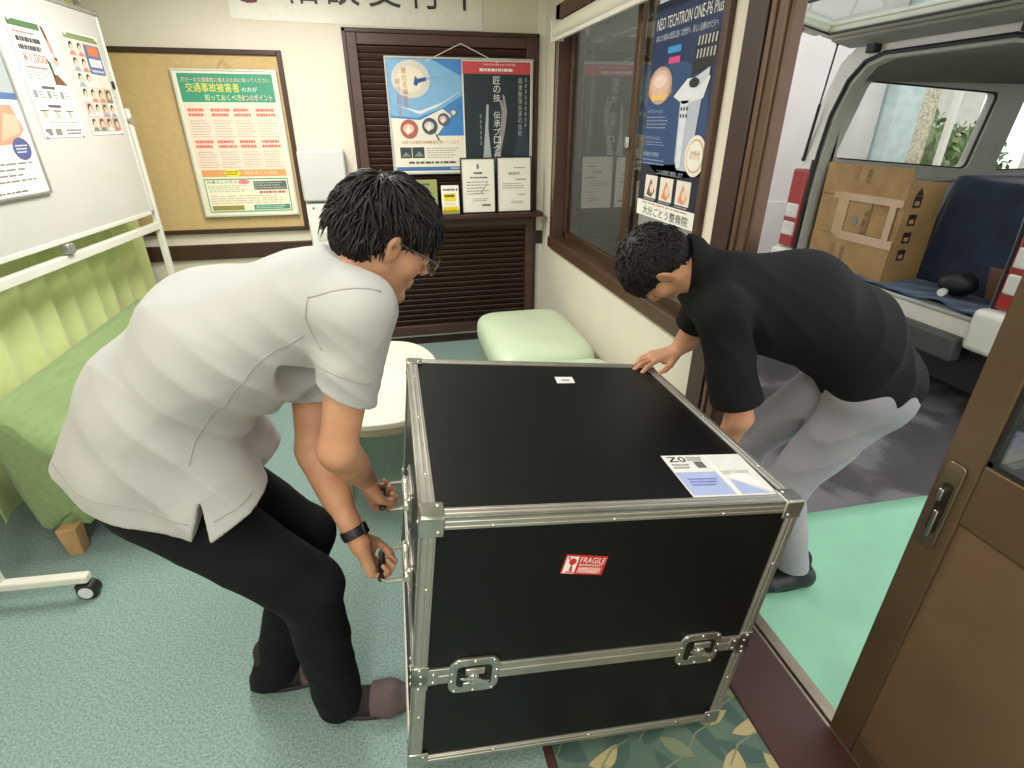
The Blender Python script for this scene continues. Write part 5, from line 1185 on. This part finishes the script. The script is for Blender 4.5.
wt_ = obj('wristwatch', MB().lathe([(.0275, -.012), (.0315, -.012), (.033, 0), (.0315, .012), (.0275, .012)], 28, Wm @ Matrix(((0, 0, 1, 0), (1, 0, 0, 0), (0, 1, 0, 0), (0, 0, 0, 1)))), mat('watch_strap', (22, 24, 26), .5), man, smooth=True, world=True)
obj('watch_face', MB().box(Wm @ Vv((0, -.012, .032)), (.03, .026, .01), Wm.to_3x3()), mat('watch_glass', (14, 15, 17), .1), wt_, bevel=.003, world=True)

# ------------------------------------------------ man outside holding the right side
Rp = dict(pel=(1.40, 1.22, .84), s1=(1.34, 1.25, .975), s2=(1.19, 1.31, 1.065), s3=(.95, 1.365, 1.095), Lsh=(.862, 1.215, 1.09), Rsh=(1.015, 1.505, 1.08), Lel=(.955, 1.175, .775), Rel=(1.01, 1.59, .855),
          Lhip=(1.385, 1.145, .81), Rhip=(1.43, 1.30, .81), Lkn=(1.25, 1.25, .42), Rkn=(1.25, 1.48, .45), Lan=(1.45, 1.27, GZ+.10), Ran=(1.43, 1.56, GZ+.10))
HR = frame((.770, 1.42, 1.172), (-.10, .26, -.96), (-.26, -.96, -.12))
nbR = Vv((.90, 1.385, 1.135))
M3 = frame((0, 0, 0), (.10, .25, -.96), (0, 1, 0)); w3 = HANDLE3-M3.to_3x3() @ Vv((.098, .004, .021)); 
M3 = frame((0, 0, 0), (-.05, .12, -.98), (0, -1, 0)); w3 = HANDLE3-M3.to_3x3() @ Vv((.098, .004, .021)); M3.translation = w3
MT = frame((.968, 1.593, .812), (-.98, -.02, -.17), (.12, -.98, .0))
sd = Sdf()
sd.chain([Rp['pel'], Rp['s1'], Rp['s2'], Rp['s3']], [.085, .085, .085, .075], .04)
sd.chain([Rp['Lsh'], Rp['Lel'], w3], [.047, .037, .026], .02).chain([Rp['Rsh'], Rp['Rel'], tuple(MT.translation)], [.047, .037, .026], .02)
sd.cap(Rp['s3'], Rp['Rsh'], .06, .047, .04).cap(Rp['s3'], Rp['Lsh'], .06, .047, .04)
sd.chain([Rp['Lhip'], Rp['Lkn'], Rp['Lan']], [.07, .046, .026], .03).chain([Rp['Rhip'], Rp['Rkn'], Rp['Ran']], [.07, .046, .026], .03)
for a_, t_ in ((Rp['Lan'], (1.28, 1.285, GZ+.03)), (Rp['Ran'], (1.26, 1.60, GZ+.03))): foot_prims(sd, a_, t_, grow=-.014)
head(sd, HR); sd.cap(HR @ Vv((-.028, 0, -.035)), nbR, .052, .060, .03)
hand(sd, M3, False, (48, 88, 58), TH_GRIP)
hand(sd, MT, True, ((14, 16, 10), (8, 18, 12), (10, 22, 14), (16, 26, 16)), TH_OPEN, spread=9)
man2 = tag(sobj('person', sd, .0034, m_skin), 'man in a black polo shirt and grey trousers bending over the case from outside', 'person')
m_polo = mat('black_polo', (17, 17, 17), .82, var=.12, vs=6, bump=.15, bs=420, spec=.25)
sd = Sdf(); lat = Vv((.5, .86, 0)).normalized()
def lt(p, k, dz=0): return (p[0]+lat.x*k, p[1]+lat.y*k, p[2]+dz)
for k in (-.075, .075):
    sd.chain([lt(Rp['pel'], k), lt(Rp['s1'], k), lt(Rp['s2'], k*.95), lt(Rp['s3'], k)], [.108, .112, .114, .092], .05)
sd.chain([off(Rp['pel'], 0, 0, .01), off(Rp['s1'], 0, 0, .012), off(Rp['s2'], 0, 0, .015), off(Rp['s3'], 0, 0, .012), tuple(nbR)], [.118, .122, .125, .105, .07], .05)
sd.cap(lt((1.43, 1.2, .85), -.05), lt((1.43, 1.2, .85), .05), .112, None, .05)
sd.chain([(1.30, 1.28, .95), (1.02, 1.36, 1.02)], [.11, .09], .06)
sd.cap(Rp['s3'], Rp['Rsh'], .085, .064, .04).cap(Rp['s3'], Rp['Lsh'], .085, .066, .04)
h1 = rf(Rp['Lsh'], Rp['Lel'], .84); h2 = rf(Rp['Rsh'], Rp['Rel'], .72)
sd.cap(Rp['Lsh'], rf(Rp['Lsh'], Rp['Lel'], .95), .066, .074, .03).cap(Rp['Rsh'], rf(Rp['Rsh'], Rp['Rel'], .85), .064, .068, .035)
sd.cap(HR @ Vv((-.04, 0, -.085)), nbR, .058, .072, .03)
sd.disp(warp([(.6, .3, -.7, 38, .0016, 1, 1, .3, 9, 1.4), (.9, .1, .5, 28, .0016, .2, 1, 1, 11, .1)]))
sd.disp(near((.98, 1.22, .98), .16, warp([(.7, .2, .65, 110, .005, .3, .8, .6, 12, .6)])))
sd.disp(near((1.35, 1.15, .88), .2, warp([(.8, .1, -.6, 80, .008, .5, .4, 1, 8, 2.6)])))
pd_ = Vv((.42, -.16, -.62)).normalized(); sd.cut((1.42, 1.2, .755), pd_, None, k=.004)
hd = (Vv(Rp['Lel'])-Vv(Rp['Lsh'])).normalized(); sd.cut(h1, hd, .13, k=.004); sd.cap(Vv(h1)-hd*.03, Vv(h1)+hd*.03, .062, .068, .006, sub=True)
hd = (Vv(Rp['Rel'])-Vv(Rp['Rsh'])).normalized(); sd.cut(h2, hd, .12, k=.004); sd.cap(Vv(h2)-hd*.03, Vv(h2)+hd*.03, .054, .058, .006, sub=True)
hn = (HR.to_3x3() @ Vv((.25, 0, 1))).normalized(); sd.cut(HR @ Vv((-.05, 0, -.085)), hn, .11, k=.004)
pol = sobj('polo_shirt', sd, .0045, m_polo, man2)
sd = Sdf(); sd.cap(HR @ Vv((-.044, 0, -.068)), nbR, .066, .078, .02); sd.cap(HR @ Vv((-.03, 0, -.04)), nbR, .056, .056, .004, sub=True)
sd.cut(HR @ Vv((-.05, 0, -.070)), hn, .12); sd.cut(nbR, (Vv(nbR)-HR @ Vv((-.03, 0, -.04))).normalized(), .12); sobj('collar', sd, .004, m_polo, pol)
m_gtr = mat('grey_trousers', (150, 148, 152), .8, var=.05, vs=8, bump=.15, bs=320, sheen=.1)
sd = Sdf()
sd.cap(lt(Rp['pel'], -.07, -.01), lt(Rp['pel'], .07, -.01), .112, None, .05).cap(lt((1.44, 1.2, .82), -.06), lt((1.44, 1.2, .82), .06), .098, None, .05)
sd.chain([Rp['Lhip'], Rp['Lkn']], [.098, .072], .04).chain([Rp['Lkn'], (1.45, 1.27, GZ+.03)], [.072, .056], .04)
sd.chain([Rp['Rhip'], Rp['Rkn']], [.098, .072], .04).chain([Rp['Rkn'], (1.43, 1.56, GZ+.03)], [.072, .056], .04)
sd.disp(warp([(.6, .1, .8, 40, .0016, .4, 1, .2, 12, .8), (-.7, .2, .6, 55, .0012, 1, .2, .5, 15, 2)]))
sd.disp(near((1.36, 1.16, .66), .16, warp([(.8, .2, -.5, 90, .008, .5, .4, 1, 8, 2.6)])))
sd.cut((1.4, 1.3, GZ+.12), (0, 0, -1))
sobj('trousers', sd, .0048, m_gtr, man2)
m_shoe = mat('black_shoe', (22, 22, 23), .4, var=.1)
for a_, t_ in ((Rp['Lan'], (1.265, 1.288, GZ+.018)), (Rp['Ran'], (1.245, 1.602, GZ+.018))):
    sd = Sdf(); foot_prims(sd, a_, t_, grow=-.002); sd.cut((a_[0], a_[1], GZ+.025), (0, 0, -1)); sobj('sock', sd, .005, m_sock, man2)
    sd = Sdf(); foot_prims(sd, a_, t_, grow=.006); sd.cut((a_[0], a_[1], GZ+.105), (0, 0, 1)); sd.cut((a_[0], a_[1], GZ+.03), (0, 0, -1)); sh_ = sobj('shoe', sd, .0045, m_shoe, man2)
    d = Vv((t_[0]-a_[0], t_[1]-a_[1], 0)).normalized(); s_ = Vv((-d.y, d.x, 0)); hl_ = Vv((a_[0], a_[1], 0))-d*.072; pts = []
    for i in range(24):
        a = 2*math.pi*i/24; u = .5+.5*math.cos(a); L_ = (Vv((t_[0], t_[1], 0))+d*.006-hl_).length; w_ = (.036+.013*u)*math.sin(a); q = hl_+d*(L_*u)+s_*w_; pts.append((q.x, q.y))
    obj('shoe_sole', MB().prism(pts, GZ+.016, GZ+.036), mat('sole_black', (30, 30, 30), .7), sh_, bevel=.003)
sd = Sdf(); hair_cap(sd, HR, 1.03); hr = sobj('hair', sd, .004, m_hair, man2)
obj('hair_strands', hair_tufts(HR, 3200, 33, .7, .042, .8), m_hair, hr, smooth='all')['kind'] = 'stuff'
eyes(HR, man2)
